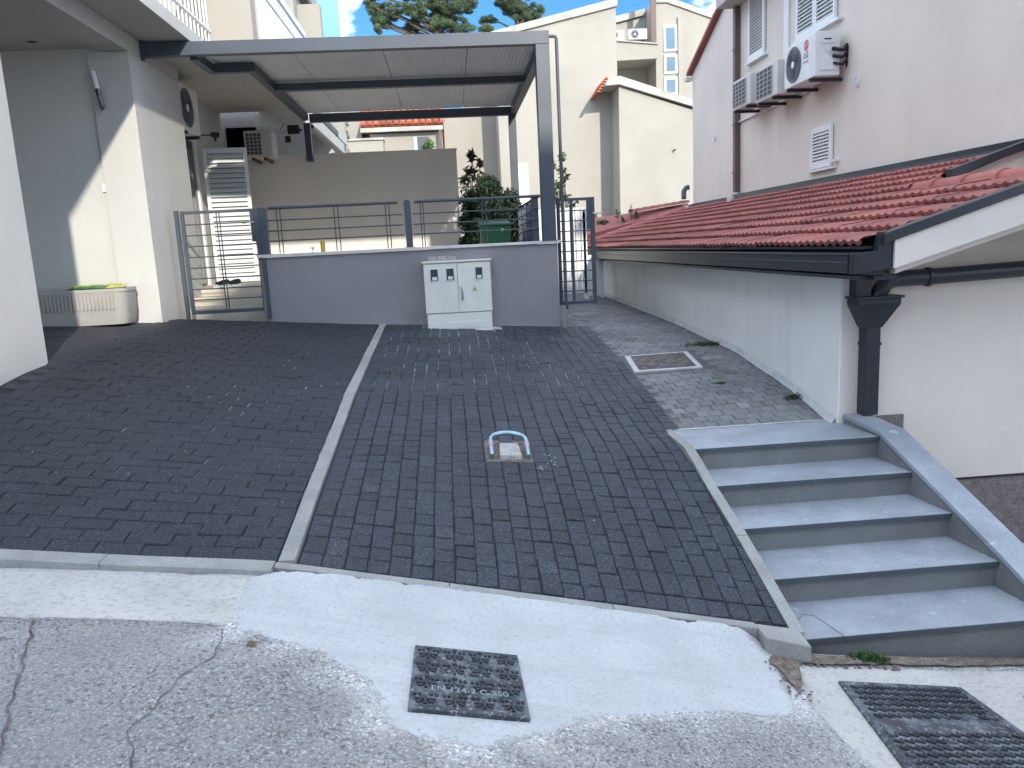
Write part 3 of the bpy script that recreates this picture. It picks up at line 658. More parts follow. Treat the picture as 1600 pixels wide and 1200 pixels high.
# doors with shutters on the x = -3.5 wall
def shutter(parent, M, wd, ht, ns_, nm='shutter', mt=white_lac, label=None):
    mb = MB(M); e = .05; T = .035
    mb.box(0, e, 0, T, 0, ht); mb.box(wd-e, wd, 0, T, 0, ht); mb.box(e+.0005, wd-e-.0005, 0, T, 0, .07); mb.box(e+.0005, wd-e-.0005, 0, T, ht-.07, ht)
    fr = mb.build(nm, mt, parent, bevel=.002, label=label)
    sl = MB().box(e+.001, wd-e-.001, -.018, .018, -.003, .003)
    me = None
    for i in range(ns_):
        z = .07+(ht-.14)*(i+.5)/ns_
        Ms = M @ Matrix.Translation((0, T/2, z)) @ Matrix.Rotation(math.radians(48), 4, 'X') @ Matrix.Scale(min(2.6, (ht-.14)/ns_/.026), 4, (0, 1, 0))
        m2 = MB(Ms); m2.box(e+.001, wd-e-.001, -.018, .018, -.003, .003)
        m2.build('slat', mt, fr)
    bxm = MB(M); bxm.box(e+.002, wd-e-.002, T+.0005, T+.004, .072, ht-.072); bxm.build('backing', ac_pl if M[0][3] > 3 else fan_m, fr)
    return fr
Mxp = lambda x, y, z: frame((x, y, z), (0, 1, 0), (-1, 0, 0))  # faces +X
Mxm = lambda x, y, z: frame((x, y, z), (0, -1, 0), (1, 0, 0))  # faces -X
Mym = lambda x, y, z: frame((x, y, z), (1, 0, 0), (0, 1, 0))   # faces -Y
shutter(lh, Mxp(-3.44, 10.22, -.31), .72, 1.86, 26)
lb('door_frame', -3.499, -3.45, 10.96, 11.03, -.33, 1.64, m=white_lac); lb('door_frame', -3.499, -3.45, 11.45, 11.53, -.33, 1.64, m=white_lac); lb('door_lintel', -3.499, -3.45, 10.0, 11.53, 1.645, 1.72, m=white_lac)
lb('door_glass', -3.497, -3.475, 11.031, 11.449, -.33, 1.64, m=glass_dark)
shutter(lh, frame((-3.40, 11.60, -.31), (math.cos(.08), math.sin(.08), 0), (-math.sin(.08), math.cos(.08), 0)), .60, 1.88, 26, label='open louvred door shutter standing out from the wall')
# details in carport
o = thing('wall_lamp', 'slender white and glass wall lamp on the shaded carport wall', 'lamp', (-3.42, 8.48, 1.75))
bx('bracket', white_pl, o, -3.50, -3.41, 8.505, 8.528, 1.905, 1.93)
mb = MB(); mb.tube([(-3.455, 8.47, 1.93), (-3.43, 8.46, 1.76)], .024, 12); mb.build('upper_tube', white_pl, o, smooth=True)
mb = MB(); mb.tube([(-3.43, 8.46, 1.758), (-3.40, 8.45, 1.58), (-3.398, 8.45, 1.555)], [.024, .024, .008], 12); mb.build('glass_tube', glass_dark, o, smooth=True)
bx('mount', white_pl, o, -3.46, -3.43, 8.475, 8.505, 1.84, 1.88)
o = thing('wall_switch', 'small cream outdoor switch on the sunlit carport wall', 'switch', (-3.5, 8.52, .8)); bx('plate', cab_m, o, -3.535, -3.475, 8.51, 8.529, .76, .84, bevel=.004); bx('rocker', white_pl, o, -3.52, -3.49, 8.503, 8.5095, .78, .82, bevel=.002)
for (x, y, lbl) in ((-3.87, 8.2, 'dark round downlight in the carport ceiling near the back wall'), (-3.95, 7.2, 'pale round downlight in the carport ceiling nearer the road')):
    o = thing('ceiling_downlight', lbl, 'light', (x, y, 2.15)); mb = MB(); mb.ring((x, y, 2.158), .05, .008, (0, 0, 1)); mb.build('trim', steel, o); mb = MB(); mb.disc((x, y, 2.154), .045, (0, 0, 1), h=.004); mb.build('lens', black_m if y > 8 else white_pl, o)
# planter
pl = thing('window_box_planter', 'long ribbed grey planter trough against the carport wall', 'planter', (-3.8, 8.25, -.57))
def trough(x0, x1, y0, y1, z0, z1, r_, nrib):
    out = []
    W = x1-x0; 
    for (xx, yy, a0) in ((x1-r_, y0+r_, -90), (x1-r_, y1-r_, 0), (x0+r_, y1-r_, 90), (x0+r_, y0+r_, 180)):
        for k in range(7): a = math.radians(a0+90*k/6); out.append((xx+r_*math.cos(a), yy+r_*math.sin(a)))
    return out
o1 = trough(-4.3, -3.27, 8.04, 8.44, 0, 0, .11, 0); cx_, cy_ = -3.785, 8.24
mb = MB(); vs = []; fs = []; lv = [(-.575, .80), (-.50, .92), (-.43, .955), (-.425, .965), (-.25, .985), (-.249, 1.02), (-.215, 1.02), (-.215, .95), (-.28, .94)]
n_ = len(o1)
for z, s_ in lv: vs += [(cx_+(x-cx_)*(1-(1-s_)*.4), cy_+(y-cy_)*s_, z) for x, y in o1]
for i in range(len(lv)-1):
    for k in range(n_): fs.append((i*n_+k, i*n_+(k+1) % n_, (i+1)*n_+(k+1) % n_, (i+1)*n_+k))
fs.append(tuple(range(n_-1, -1, -1))); fs.append(tuple((len(lv)-1)*n_+k for k in range(n_)))
mb.add(vs, fs); mb.build('trough', planter_m, pl, smooth=True)
for i in range(22):
    x = -4.17+i*.037; mb = MB(); mb.box(x, x+.014, 8.028, 8.05, -.42, -.26); mb.build('rib', planter_m, pl, bevel=.003)
bag = thing('compost_bag', 'green and yellow plastic bag lying in the planter trough', 'bag', (-3.6, 8.24, -.21))
def pillow(x0, x1, y0, y1, z0, h, mt, nm, par, sd_):
    vs = []; fs = []; nx, ny = 16, 8
    for s_ in (1, -1):
        for j in range(ny+1):
            for i in range(nx+1):
                u, v = i/nx, j/ny; e = (math.sin(math.pi*u)*math.sin(math.pi*v))**.45 if 0 < u < 1 and 0 < v < 1 else 0
                x = x0+(x1-x0)*u; y = y0+(y1-y0)*v
                vs.append((x, y, z0+h*.5+s_*h*.5*e+.012*noise.noise(Vector((x*14, y*14, sd_+s_)))))
    K = (nx+1)*(ny+1)
    for s_ in (0, K):
        for j in range(ny):
            for i in range(nx): a = s_+j*(nx+1)+i; fs.append((a, a+1, a+nx+2, a+nx+1))
    mb = MB(); mb.add(vs, fs); return mb.build(nm, mt, par, smooth=True)
pillow(-3.86, -3.42, 8.10, 8.38, -.235, .055, bag_green, 'bag', bag, 1); pillow(-3.90, -3.38, 8.26, 8.42, -.205, .035, yellow_pl, 'label_side', bag, 5); pillow(-3.47, -3.33, 8.09, 8.3, -.235, .05, yellow_pl, 'folded_end', bag, 9)
# bottle, small cup, shoes
b_ = thing('plastic_bottle', 'yellow plastic bottle standing on the front wall behind the left railing', 'bottle', (-1.435, 9.03, .046))
mb = MB(); mb.tube([(-1.435, 9.03, .047), (-1.435, 9.03, .055), (-1.435, 9.03, .16), (-1.435, 9.03, .178), (-1.435, 9.03, .187)], [.022, .026, .026, .018, .011], 14); mb.build('body', bottle_m, b_, smooth=True)
mb = MB(); mb.tube([(-1.435, 9.03, .188), (-1.435, 9.03, .207)], .013, 12); mb.build('cap', white_pl, b_)
c_ = thing('small_glass', 'small clear stemmed glass on the front wall left of the yellow bottle', 'glass', (-1.55, 9.03, .046))
mb = MB(); mb.tube([(-1.55, 9.03, .047), (-1.55, 9.03, .05), (-1.55, 9.03, .075), (-1.55, 9.03, .08), (-1.55, 9.03, .105)], [.017, .005, .004, .014, .02], 12); mb.build('glass', white_pl, c_, smooth=True)
for i, (x, lbl) in enumerate(((-2.9, 'left shoe of the dark pair by the terrace door'), (-2.76, 'right shoe of the dark pair by the terrace door'))):
    t = thing('shoe', lbl, 'shoe', (x, 10.1, -.33), group='pair of shoes by the terrace door')
    Ms = Matrix.Translation((x, 10.1, -.33)) @ Matrix.Rotation(math.radians(-20), 4, 'Z')
    mb = MB(Ms); mb.tube([(0, -.13, .035), (0, -.09, .04), (0, -.02, .045), (0, .06, .06), (0, .12, .065), (0, .14, .06)], [.012, .038, .042, .04, .036, .02], 10); mb.build('upper', black_m, t, smooth=True)
    mb = MB(Ms); mb.tube([(0, -.14, .014), (0, -.05, .014), (0, .14, .014)], [.03, .045, .035], 10, sx=1); mb.build('sole', white_pl, t)
# carry on: terrace back wall
bw = thing('terrace_back_wall', 'taupe rendered wall closing the back of the terrace', 'wall', (-1.4, 13.2, -.4))
for a, b in ((-3.498, -1.47), (-1.466, -.16), (-.157, .0), (.002, .19)): bx('render_panel', taupe_stucco, bw, a, b, 13.11 if b < .1 else 13.105, 13.125, -.5, 1.60)
bx('wall_core', taupe_stucco, bw, -3.498, .189, 13.126, 13.28, -.5, 1.60)
bx('coping', taupe_stucco, bw, -3.498, .2, 13.105, 13.29, 1.601, 1.62)

# ------------------------------------------------------------ AC units
def ac_unit(label, M, W, H, D, style, mt=ac_pl, logo=False):
    loc = M @ Vector((W/2, D/2, 0)); t = thing('air_conditioner', label, 'air conditioner', loc[:], group='outdoor air conditioner units')
    MB(M).box(0, W, 0, D, 0, H).build('casing', mt, t, bevel=.012)
    if style == 'fan':
        c = (W*.33, -.002, H*.5); R = H*.41
        def pt(p): return M @ Vector(p)
        nrm = (M.to_3x3() @ Vector((0, -1, 0)))
        mb = MB(); mb.disc(pt((c[0], -.003, c[2])), R, nrm, 32, .004); mb.build('fan_opening', fan_m, t)
        mb = MB()
        for k in range(1, 6): mb.ring(pt((c[0], -.012, c[2])), R*k/5, .003, nrm, 36, 5)
        for k in range(16):
            a = math.pi*2*k/16; mb.tube([pt((c[0]+R*.2*math.cos(a), -.012, c[2]+R*.2*math.sin(a))), pt((c[0]+R*math.cos(a), -.012, c[2]+R*math.sin(a)))], .0025, 5)
        mb.build('grille', coil_m, t); mb = MB(); mb.disc(pt((c[0], -.01, c[2])), R*.2, nrm, 20, .008); mb.build('hub', white_pl, t)
        for k in range(3):
            a = math.pi*2*k/3; mb = MB(); mb.add([pt((c[0], -.009, c[2])), pt((c[0]+R*.9*math.cos(a), -.008, c[2]+R*.9*math.sin(a))), pt((c[0]+R*.9*math.cos(a+.9), -.010, c[2]+R*.9*math.sin(a+.9)))], [(0, 1, 2)]); mb.build('blade', coil_m, t)
    else:
        MB(M).box(.03, W-.16, -.004, -.0005, .04, H-.04).build('coil', coil_m, t)
        mb = MB(M)
        for k in range(7): z = .04+(H-.08)*k/6; mb.box(.03, W-.16, -.010, -.0045, z-.003, z+.003)
        for k in range(5): x = .03+(W-.19)*k/4; mb.box(x-.004, x+.004, -.0135, -.0105, .04, H-.04)
        mb.build('grille', mt, t)
    MB(M).box(W-.10, W-.098, -.0015, -.0005, .02, H-.02).build('seam', ac_pl, t)
    for x in (.1, W-.14): MB(M).box(x, x+.035, -.02, D+.12, -.045, -.006).build('bracket', gutter_paint, t)
    return t
T1 = ac_unit('farthest and smallest air conditioner of the row on the beige house wall', Mxm(4.42, 12.06, 1.86), .70, .42, .28, 'coil')
T2 = ac_unit('middle air conditioner of the row on the beige house wall', Mxm(4.40, 11.10, 1.80), .72, .44, .28, 'coil')
Ml = Mxm(4.40, 10.16, 1.80); T3 = ac_unit('nearest air conditioner of the row with red logo and fan', Ml, .86, .50, .30, 'fan', mt=white_pl)
def onf(M, x, z, y=-.003): return M @ Matrix.Translation((x, y, z)) @ Matrix.Rotation(math.radians(90), 4, 'X')
nr = (-1, 0, 0); mb = MB(); mb.disc(Ml @ Vector((.62, -.001, .40)), .060, nr, 28, .002); mb.build('logo_disc', red_m, T3)
mb = MB(); mb.ring(Ml @ Vector((.62, -.004, .40)), .036, .003, nr, 28, 5); mb.build('logo_ring', white_pl, T3)
text('LG', .036, onf(Ml, .62, .40, -.0045), white_pl, T3, 'logo_letters'); text('LG', .10, onf(Ml, .62, .285), black_m, T3); text('Inverter', .040, onf(Ml, .62, .215), sticker_pink, T3)
# service end, faces -Y
Ms_ = Mym(4.40, 9.30, 1.80)
MB(Ms_).box(.06, .27, -.012, -.001, .06, .20).build('service_cover', white_pl, T3, bevel=.004)
MB(Ms_).box(.07, .22, -.010, -.001, .36, .45).build('handle_recess', white_pl, T3, bevel=.004); MB(Ms_).box(.1, .19, -.012, -.0105, .40, .415).build('grip_slot', black_m, T3)
for k, z in enumerate((.30, .22, .14)):
    mb = MB(); mb.tube([Ms_ @ Vector(p) for p in ((.20+.01*k, -.01, z), (.25, -.05, z-.02), (.31, -.06, z-.03), (.36, -.03, z+.03), (.40, .02, z-.05))], .022-.003*k, 8); mb.build('hose', black_m, T3, smooth=True)
mb = MB(); mb.tube([Ms_ @ Vector(p) for p in ((.12, -.004, .33), (.13, -.02, .28), (.20, -.03, .25), (.28, -.02, .26))], .006, 6); mb.build('cable', white_pl, T3, smooth=True)
ac_unit('white air conditioner with round fan above the terrace door shutters', Mxp(-3.14, 10.05, 1.60), .72, .56, .28, 'fan', mt=white_pl)
ac_unit('air conditioner with dark slotted side in the back corner of the terrace', Mym(-3.05, 12.6, 1.54), .42, .40, .40, 'coil')
cam_ = thing('security_camera', 'small black device hanging beside the terrace air conditioner', 'camera', (-3.0, 10.9, 1.6))
mb = MB(); mb.tube([(-3.0, 10.75, 1.62), (-2.93, 10.8, 1.62)], .035, 10); mb.tube([(-2.97, 10.78, 1.60), (-2.97, 10.78, 1.54)], .015, 8); mb.build('body', black_m, cam_)
MB().box(-3.5, -3.0, 10.77, 10.79, 1.615, 1.63).build('arm', black_m, cam_)

# ------------------------------------------------------------ right: annex with tiled roof
an = thing('tiled_annex', 'low pink-white annex with red clay tile roof and dark gutter', 'house', (3.5, 8, -1.2))
def ab(nm, m, *a, **k): return bx(nm, m, an, *a, **k)
ab('side_wall', lowwall_paint, 2.62, 2.635, 5.102, 15.3, -1.6, -.30)
mb = MB(); mb.prism([(2.6355, -1.79), (9, -1.79), (9, -.5), (5, -.27), (3.75, .06), (2.6355, -.265)], 'Y', 5.10, 5.3); mb.build('front_wall', pink_stucco, an); ab('inner_wall', pink_stucco, 2.6355, 2.9, 5.301, 15.3, -1.8, -.28)
ab('front_wall_base', pink_stucco, 2.637, 3.09, 5.104, 5.298, -2.6, -1.792); 
ab('plinth', plinth_m, 3.09, 9, 5.075, 5.29, -2.6, -1.812); ab('plinth_step', plinth_m, 2.90, 3.09, 5.078, 5.0995, -1.90, -1.292)
# grey mortar fillet at the foot of the side wall
mb = MB(); vs = []; n_ = 60
for i in range(n_+1):
    y = 5.12+(15-5.12)*i/n_; wv = .015*noise.noise(Vector((0, y*4, 0))); vs += [(2.618, y, G(2.62, y)+.05+wv), (2.585+wv, y, G(2.6, y)+.004)]
mb.add(vs, [(2*i, 2*i+1, 2*i+3, 2*i+2) for i in range(n_)]); mb.build('mortar_fillet', mortar_w, an)
al = math.atan(.284); ca, sa = math.cos(al), math.sin(al); XE, ZE = 2.42, -.095
def roof_z(x): return ZE+.284*(x-XE)
# roof deck
mb = MB(); mb.prism([(2.46, roof_z(2.46)-.05), (4.86, roof_z(4.86)-.05), (4.86, roof_z(4.86)-.13), (2.46, roof_z(2.46)-.13)], 'Y', 6.22, 15.2); mb.build('roof_deck', gutter_paint, an)
mb = MB(); mb.prism([(2.46, roof_z(2.46)-.05), (3.72, roof_z(3.72)-.05), (3.72, roof_z(3.72)-.13), (2.46, roof_z(2.46)-.13)], 'Y', 4.46, 6.218); mb.build('roof_deck', gutter_paint, an)
def tile_geo(tone):
    mb = MB(); mb.tone = tone; prof = []; wv = .2
    for i in range(13):
        v = wv*i/12; z = .0065*math.cos(2*math.pi*(v/.1)); z = z+.004*(1 if (i % 6) in (0,) else 0); prof.append((v, z))
    vs = []; fs = []; L_ = .325
    for u, dz in ((.004, -.006), (0, .020), (.022, .026), (L_, -.018)):
        for v, z in prof: vs.append((u, v, z*(1 if u < .1 else .6)+dz+.010))
    K = len(prof)
    for a in range(3):
        for i in range(K-1): fs.append((a*K+i, a*K+i+1, (a+1)*K+i+1, (a+1)*K+i))
    # side lap edge
    mb.add(vs, fs); return mb
tv = []
for q, tn in enumerate(((1, 1, 1), (1.12, 1.08, 1.05), (.88, .88, .9), (1.05, .98, .95), (.95, 1.0, 1.02), (.78, .8, .84))):
    m_ = tile_geo(tn); o = m_.build('roof_tile', tile_m, smooth=True); tv.append((o.data, m_)); bpy.data.objects.remove(o)
U = Vector((ca, 0, sa)); V = Vector((0, 1, 0)); W_ = U.cross(V)
tl = []
expo = .285; rows = 9
for rI in range(rows):
    xb = XE+rI*expo*ca
    yv = 4.47; 
    while yv < 15.15:
        if not (yv < 6.2 and rI >= 5): tl.append((xb, yv, rI))
        yv += .2
tl.sort(key=lambda t: (t[0]**2+t[1]**2)); rest = MB(); rr = random.Random(5); te = []
for i, (xb, yv, rI) in enumerate(tl):
    q = rr.choice([0, 0, 1, 2, 3, 4, 5]) if rr.random() < .6 else 0; M = Matrix(((U.x, V.x, W_.x, xb), (U.y, V.y, W_.y, yv), (U.z, V.z, W_.z, roof_z(xb)+rr.gauss(0, .0015)), (0, 0, 0, 1))) @ Matrix.Rotation(rr.gauss(0, .006), 4, 'Z')
    if i < 290: 
        o = bpy.data.objects.new('roof_tile', tv[q][0]); COL.objects.link(o); o.parent = an; o.matrix_local = Matrix.Translation(-Vector(an.location)) @ M
    else: rest.tone = tv[q][1].tone; rest.add(tv[q][1].v, tv[q][1].f, M)
rest.build('roof_tile_field', tile_m, an, kind='stuff', smooth=True)
def ridge_tile(p, d, r0, r1, L_, name='ridge_tile', par=None, tone=1.0, mt=None):
    p = Vector(p); d = Vector(d).normalized(); s_ = d.cross(Vector((0, 0, 1))).normalized(); u = s_.cross(d).normalized(); vs = []; fs = []; K = 9
    for t_, rad in ((0, r0), (.05, r0*1.02), (.07, r0*.94), (L_, r1)):
        for k in range(K):
            a = math.pi*k/(K-1); vs.append(p+d*t_+s_*math.cos(a)*rad+u*math.sin(a)*rad*.85)
    for a in range(3):
        for k in range(K-1): fs.append((a*K+k, a*K+k+1, (a+1)*K+k+1, (a+1)*K+k))
    vs2 = [v-u*.014 if False else v for v in vs]; fs.append(tuple(range(K)))
    mb = MB(); mb.tone = tone; mb.add(vs2, fs); return mb.build(name, mt or tile_m, par, smooth=True)
for k in range(5):
    y = 4.5+k*.37; x = 3.86; ridge_tile((x, y, roof_z(3.82)-.01), (0.03, 1, .0), .09, .075, .42, par=an, tone=(1.15, 1.12, 1.05))
# far side of the small front ridge
mb = MB(); mb.prism([(3.9, roof_z(3.82)-.02), (5.4, roof_z(3.82)-.42), (5.4, roof_z(3.82)-.5), (3.9, roof_z(3.82)-.1)], 'Y', 4.46, 6.2); mb.build('rear_roof_slope', tile_m, an)
# verge of the upper roof part behind the ridge
mb = MB(); mb.prism([(3.9, .10), (4.785, .10), (4.785, roof_z(4.785)+.02), (3.9, roof_z(3.9)-.04)], 'Y', 6.205, 6.218); mb.build('gable_render', pink_stucco, an)
mb = MB(); mb.prism([(4.05, roof_z(4.05)-.0), (4.86, roof_z(4.86)+.03), (4.86, roof_z(4.86)+.10), (4.05, roof_z(4.05)+.07)], 'Y', 6.12, 6.204); mb.build('verge_trim', gutter_paint, an)
# front verge: trim, fascia, soffit
mb = MB(); mb.prism([(2.50, roof_z(2.50)-.02), (3.75, roof_z(3.75)+.0), (3.75, roof_z(3.75)+.055), (2.50, roof_z(2.5)+.04)], 'Y', 4.37, 4.458); mb.build('verge_trim', gutter_paint, an, bevel=.003)
mb = MB(); mb.prism([(3.75, roof_z(3.75)+.0), (5.0, roof_z(3.75)-.35), (5.0, roof_z(3.75)-.29), (3.75, roof_z(3.75)+.055)], 'Y', 4.37, 4.458); mb.build('verge_trim', gutter_paint, an)
mb = MB(); mb.prism([(2.575, -.235), (3.75, .095), (3.75, roof_z(3.75)-.003), (2.575, roof_z(2.575)-.003+.02-.018)], 'Y', 4.385, 4.45); mb.build('fascia', pink_stucco, an)
mb = MB(); mb.prism([(2.62, -.222), (3.75, .095), (5, -.25), (5, -.29), (3.75, .05), (2.62, -.27)], 'Y', 4.452, 5.099); mb.build('soffit', pink_stucco, an)
# gutter
mb = MB(); mb.prism([(2.335, -.255), (2.50, -.275), (2.56, -.275), (2.56, -.12), (2.50, -.12), (2.50, -.245), (2.355, -.235), (2.355, -.14), (2.335, -.14)], 'Y', 4.47, 15.2); mb.build('gutter', gutter_paint, an)
ab('gutter_lip', gutter_paint, 2.326, 2.350, 4.46, 15.2, -.152, -.138, bevel=.003); ab('gutter_bead', anthracite, 2.327, 2.3345, 4.46, 15.2, -.195, -.187)
ab('gutter_base_trim', anthracite, 2.42, 2.62, 4.55, 15.2, -.299, -.277); ab('eaves_board', gutter_paint, 2.44, 2.50, 4.47, 15.2, -.118, -.10)
mb = MB(); mb.prism([(2.335, -.26), (2.575, -.235), (2.575, -.02), (2.50, -.02), (2.48, -.13), (2.335, -.14)], 'Y', 4.40, 4.458); mb.build('gutter_end', gutter_paint, an, bevel=.003)
ab('eaves_soffit', gutter_paint, 2.5, 2.64, 4.47, 5.098, -.305, -.28)
# downpipe with hopper
dpp = thing('downpipe', 'large black square downpipe with funnel hopper at the annex corner', 'pipe', (2.83, 5.05, -1.3))
Yd = 5.06
bx('upper_pipe', gutter_paint, dpp, 2.68, 2.78, 5.0, 5.098, -.46, -.307)
mb = MB(); mb.hexa([(2.745, 5.0, -.66), (2.865, 5.0, -.66), (2.865, 5.097, -.66), (2.745, 5.097, -.66)], [(2.665, 4.95, -.50), (2.965, 4.95, -.50), (2.965, 5.097, -.50), (2.665, 5.097, -.50)]); mb.box(2.665, 2.965, 4.95, 5.097, -.499, -.462); mb.box(2.65, 2.98, 4.935, 5.098, -.461, -.443); mb.build('hopper', gutter_paint, dpp, bevel=.003)
bx('pipe', gutter_paint, dpp, 2.755, 2.858, 5.0, 5.097, -1.262, -.661, bevel=.004); bx('joint_band', gutter_paint, dpp, 2.750, 2.863, 4.995, 5.098, -.78, -.76)
mb = MB(); mb.tube([(2.85, 5.03, -.445), (2.86, 5.02, -.40), (2.90, 5.02, -.355), (2.96, 5.02, -.34), (3.2, 5.02, -.337), (4.0, 5.02, -.315), (6, 5.02, -.26)], .055, 14); mb.build('cross_pipe', gutter_paint, dpp, smooth=True)
for x in (3.17, 4.4): mb = MB(); mb.tube([(x, 5.02, -.337), (x+.03, 5.02, -.337)], .062, 14); mb.box(x, x+.03, 5.0, 5.04, -.40, -.275); mb.build('pipe_clamp', gutter_paint, dpp)

# ------------------------------------------------------------ tall beige house
th = thing('tall_house', 'tall beige rendered house rising above the tiled annex roof', 'house', (6, 10, 0))
def tb(nm, m, *a, **k): return bx(nm, m, th, *a, **k)
mb = MB(); mb.prism([(15.25, -2), (15.25, 3.05), (13.3, 3.84), (12.9, 3.9), (12.9, -2)], 'X', 4.80, 9.5); mb.build('gable_wall', pink_stucco, th)
tb('side_wall', pink_stucco, 4.79, 9.5, 5.3, 12.899, -2, 5.0)
mb = MB(); mb.prism([(15.32, 3.045), (15.32, 3.10), (12.2, 4.36), (12.2, 4.29)], 'X', 4.70, 9.6); mb.build('verge', tile_m, th)
tb('corner_gutter', cap_stone, 4.68, 4.8, 15.251, 15.40, 2.95, 3.02)
mb = MB(); mb.prism([(12.9, 3.56), (5, 3.5), (5, 3.7), (12.9, 3.7)], 'X', 4.45, 4.788); mb.build('eaves_box', white_stucco, th)
tb('flashing', gutter_paint, 4.735, 4.789, 6.0, 12.95, roof_z(4.8)+.005, roof_z(4.8)+.085); tb('flashing_apron', anthracite, 4.70, 4.734, 6.0, 15.2, roof_z(4.8)-.02, roof_z(4.8)+.03)
tb('flashing', gutter_paint, 4.745, 4.799, 12.951, 15.2, roof_z(4.8)+.005, roof_z(4.8)+.065)
tb('drainpipe', rust_pipe, 4.70, 4.789, 12.72, 12.82, .70, 3.56); 
for z in (2.9, 1.75, 1.0): tb('pipe_clip', rust_pipe, 4.69, 4.7895, 12.71, 12.83, z, z+.03)
sh = shutter(th, Mxm(4.745, 12.30, 2.62), .60, 1.0, 20); tb('window_sill', white_lac, 4.72, 4.789, 11.62, 12.36, 2.575, 2.605)
for k, yy in enumerate((10.62, 10.08)): shutter(th, Mxm(4.745, yy, 2.50), .53, 1.25, 24)
tb('window_sill', white_lac, 4.72, 4.789, 9.42, 10.68, 2.455, 2.485)
shutter(th, Mxm(4.745, 10.12, .79), .54, .51, 9); tb('window_sill', white_lac, 4.73, 4.789, 9.50, 10.18, .755, .78)
tb('shutter_latch', white_lac, 4.735, 4.789, 9.44, 9.53, .83, .86); tb('wall_trunking', white_pl, 4.76, 4.789, 10.88, 11.03, 2.30, 3.56)
for y, z, xx in ((13.98, 1.73, 4.80), (9.05, 1.68, 4.79)):
    mb = MB(); mb.disc((xx-.001, y, z), .065, (-1, 0, 0), 20, .012); mb.build('vent_cover', white_pl, th); mb = MB(); mb.ring((xx-.015, y, z), .035, .004, (-1, 0, 0)); mb.build('vent_ring', ac_pl, th)
mb = MB(); mb.tube([(4.77, 12.75, 1.80), (4.77, 10.2, 1.80), (4.77, 10.0, 1.85)], .016, 8); mb.build('condensate_pipe', white_pl, th)
for y0 in (12.83, 15.26):
    mb = MB()
    for k in range(3): mb.box(4.60, 4.66, y0-.16+k*.06, y0-.13+k*.06, roof_z(4.62)+.02, roof_z(4.62)+.09)
    mb.box(4.60, 4.66, y0-.16, y0+.01, roof_z(4.62)+.091, roof_z(4.62)+.10); mb.build('leaf_guard', white_pl, th)
mb = MB(); mb.tube([(4.76, 15.4, .98), (4.70, 15.4, .97), (4.65, 15.38, .90), (4.64, 15.35, .76)], .05, 12); mb.build('rear_pipe', anthracite, th, smooth=True)
# rear extension of the annex roof
for (xa, xb, y_, za, zb, n__) in ((3.6, 4.78, 15.6, .55, .69, 8), (2.45, 3.5, 15.9, .40, .47, 6)):
    for k in range(n__):
        t_ = k/n__; ridge_tile((xa+(xb-xa)*t_, y_, za+(zb-za)*t_), (xb-xa, 0, zb-za), .075, .06, (xb-xa)/n__*1.25, 'ridge_tile', an, tone=(1.15, 1.1, 1.05))
mb = MB(); mb.hexa([(2.4, 15.35, -.2), (4.8, 15.35, .3), (4.8, 15.7, .3), (2.4, 15.7, -.2)], [(2.4, 15.36, .10), (4.8, 15.36, .58), (4.8, 15.62, .68), (2.4, 15.9, .41)]); mb.build('rear_roof_slope', tile_m, an)
# far verge cap tiles of annex roof
for k in range(9):
    xb = 2.55+k*.255; ridge_tile((xb, 15.22, roof_z(xb)+.0), (ca, 0, sa), .10, .085, .30, 'verge_tile', an, tone=(1.2, 1.1, 1.05))

# ------------------------------------------------------------ far cream building
K = 1.65
fb = thing('cream_building', 'large cream building with angular gables behind the pergola', 'building', (6, 31, -.5))
def slab(nm, m, poly, y0, y1, **k): mb = MB(); mb.prism([(x*K, z*K) for x, z in poly], 'Y', y0*K, y1*K); return mb.build(nm, m, fb, **k)
slab('recessed_wall', cream_stucco, [(-.03, -1), (1.30, -1), (1.30, 3.6), (.03, 3.3)], 19.9, 22)
slab('gable_wall', cream_stucco, [(1.30, -1), (4.14, -1), (4.14, 5.32), (1.30, 4.72)], 18.85, 22)
slab('gable_coping', concrete_top, [(1.22, 4.71), (4.17, 5.33), (4.17, 5.50), (1.22, 4.85)], 18.78, 22)
slab('bay_wall', cream_stucco, [(3.93, -1), (6.4, -1), (6.4, 2.66), (5.6, 2.87), (3.98, 3.42)], 18.0, 22)
slab('bay_coping', concrete_top, [(3.66, 3.42), (3.98, 3.44), (6.4, 2.67), (6.4, 2.80), (3.98, 3.62), (3.72, 3.50)], 17.9, 22.1)
slab('upper_wall', cream_stucco, [(4.0, 3), (4.0, 5.6), (5.64, 5.95), (5.64, 3)], 22.0, 23)
slab('upper_coping', concrete_top, [(4.0, 5.62), (5.60, 5.96), (5.60, 6.12), (4.0, 5.78)], 21.9, 23)
slab('stair_tower', cream_stucco, [(5.645, 1), (5.645, 5.98), (5.95, 5.98), (7.6, 5.40), (7.6, 1)], 21.0, 23)
slab('tower_coping', concrete_top, [(5.66, 5.99), (5.95, 5.99), (7.6, 5.41), (7.6, 5.55), (5.95, 6.13), (5.66, 6.13)], 20.95, 23)
slab('chimney_pipe', rust_pipe, [(5.50, 4.98), (5.64, 4.98), (5.64, 6.5), (5.50, 6.5)], 20.9, 20.97)
slab('loggia_parapet', cream_stucco, [(4.0, 4.58), (5.66, 4.62), (5.66, 4.95), (4.0, 5.12)], 20.9, 20.99); slab('loggia_floor', cream_stucco, [(4.0, 4.60), (5.64, 4.60), (5.64, 4.70), (4.0, 4.70)], 20.991, 21.99)
slab('loggia_cap', concrete_top, [(4.0, 5.125), (5.68, 4.955), (5.68, 4.99), (4.0, 5.16)], 20.85, 21.02)
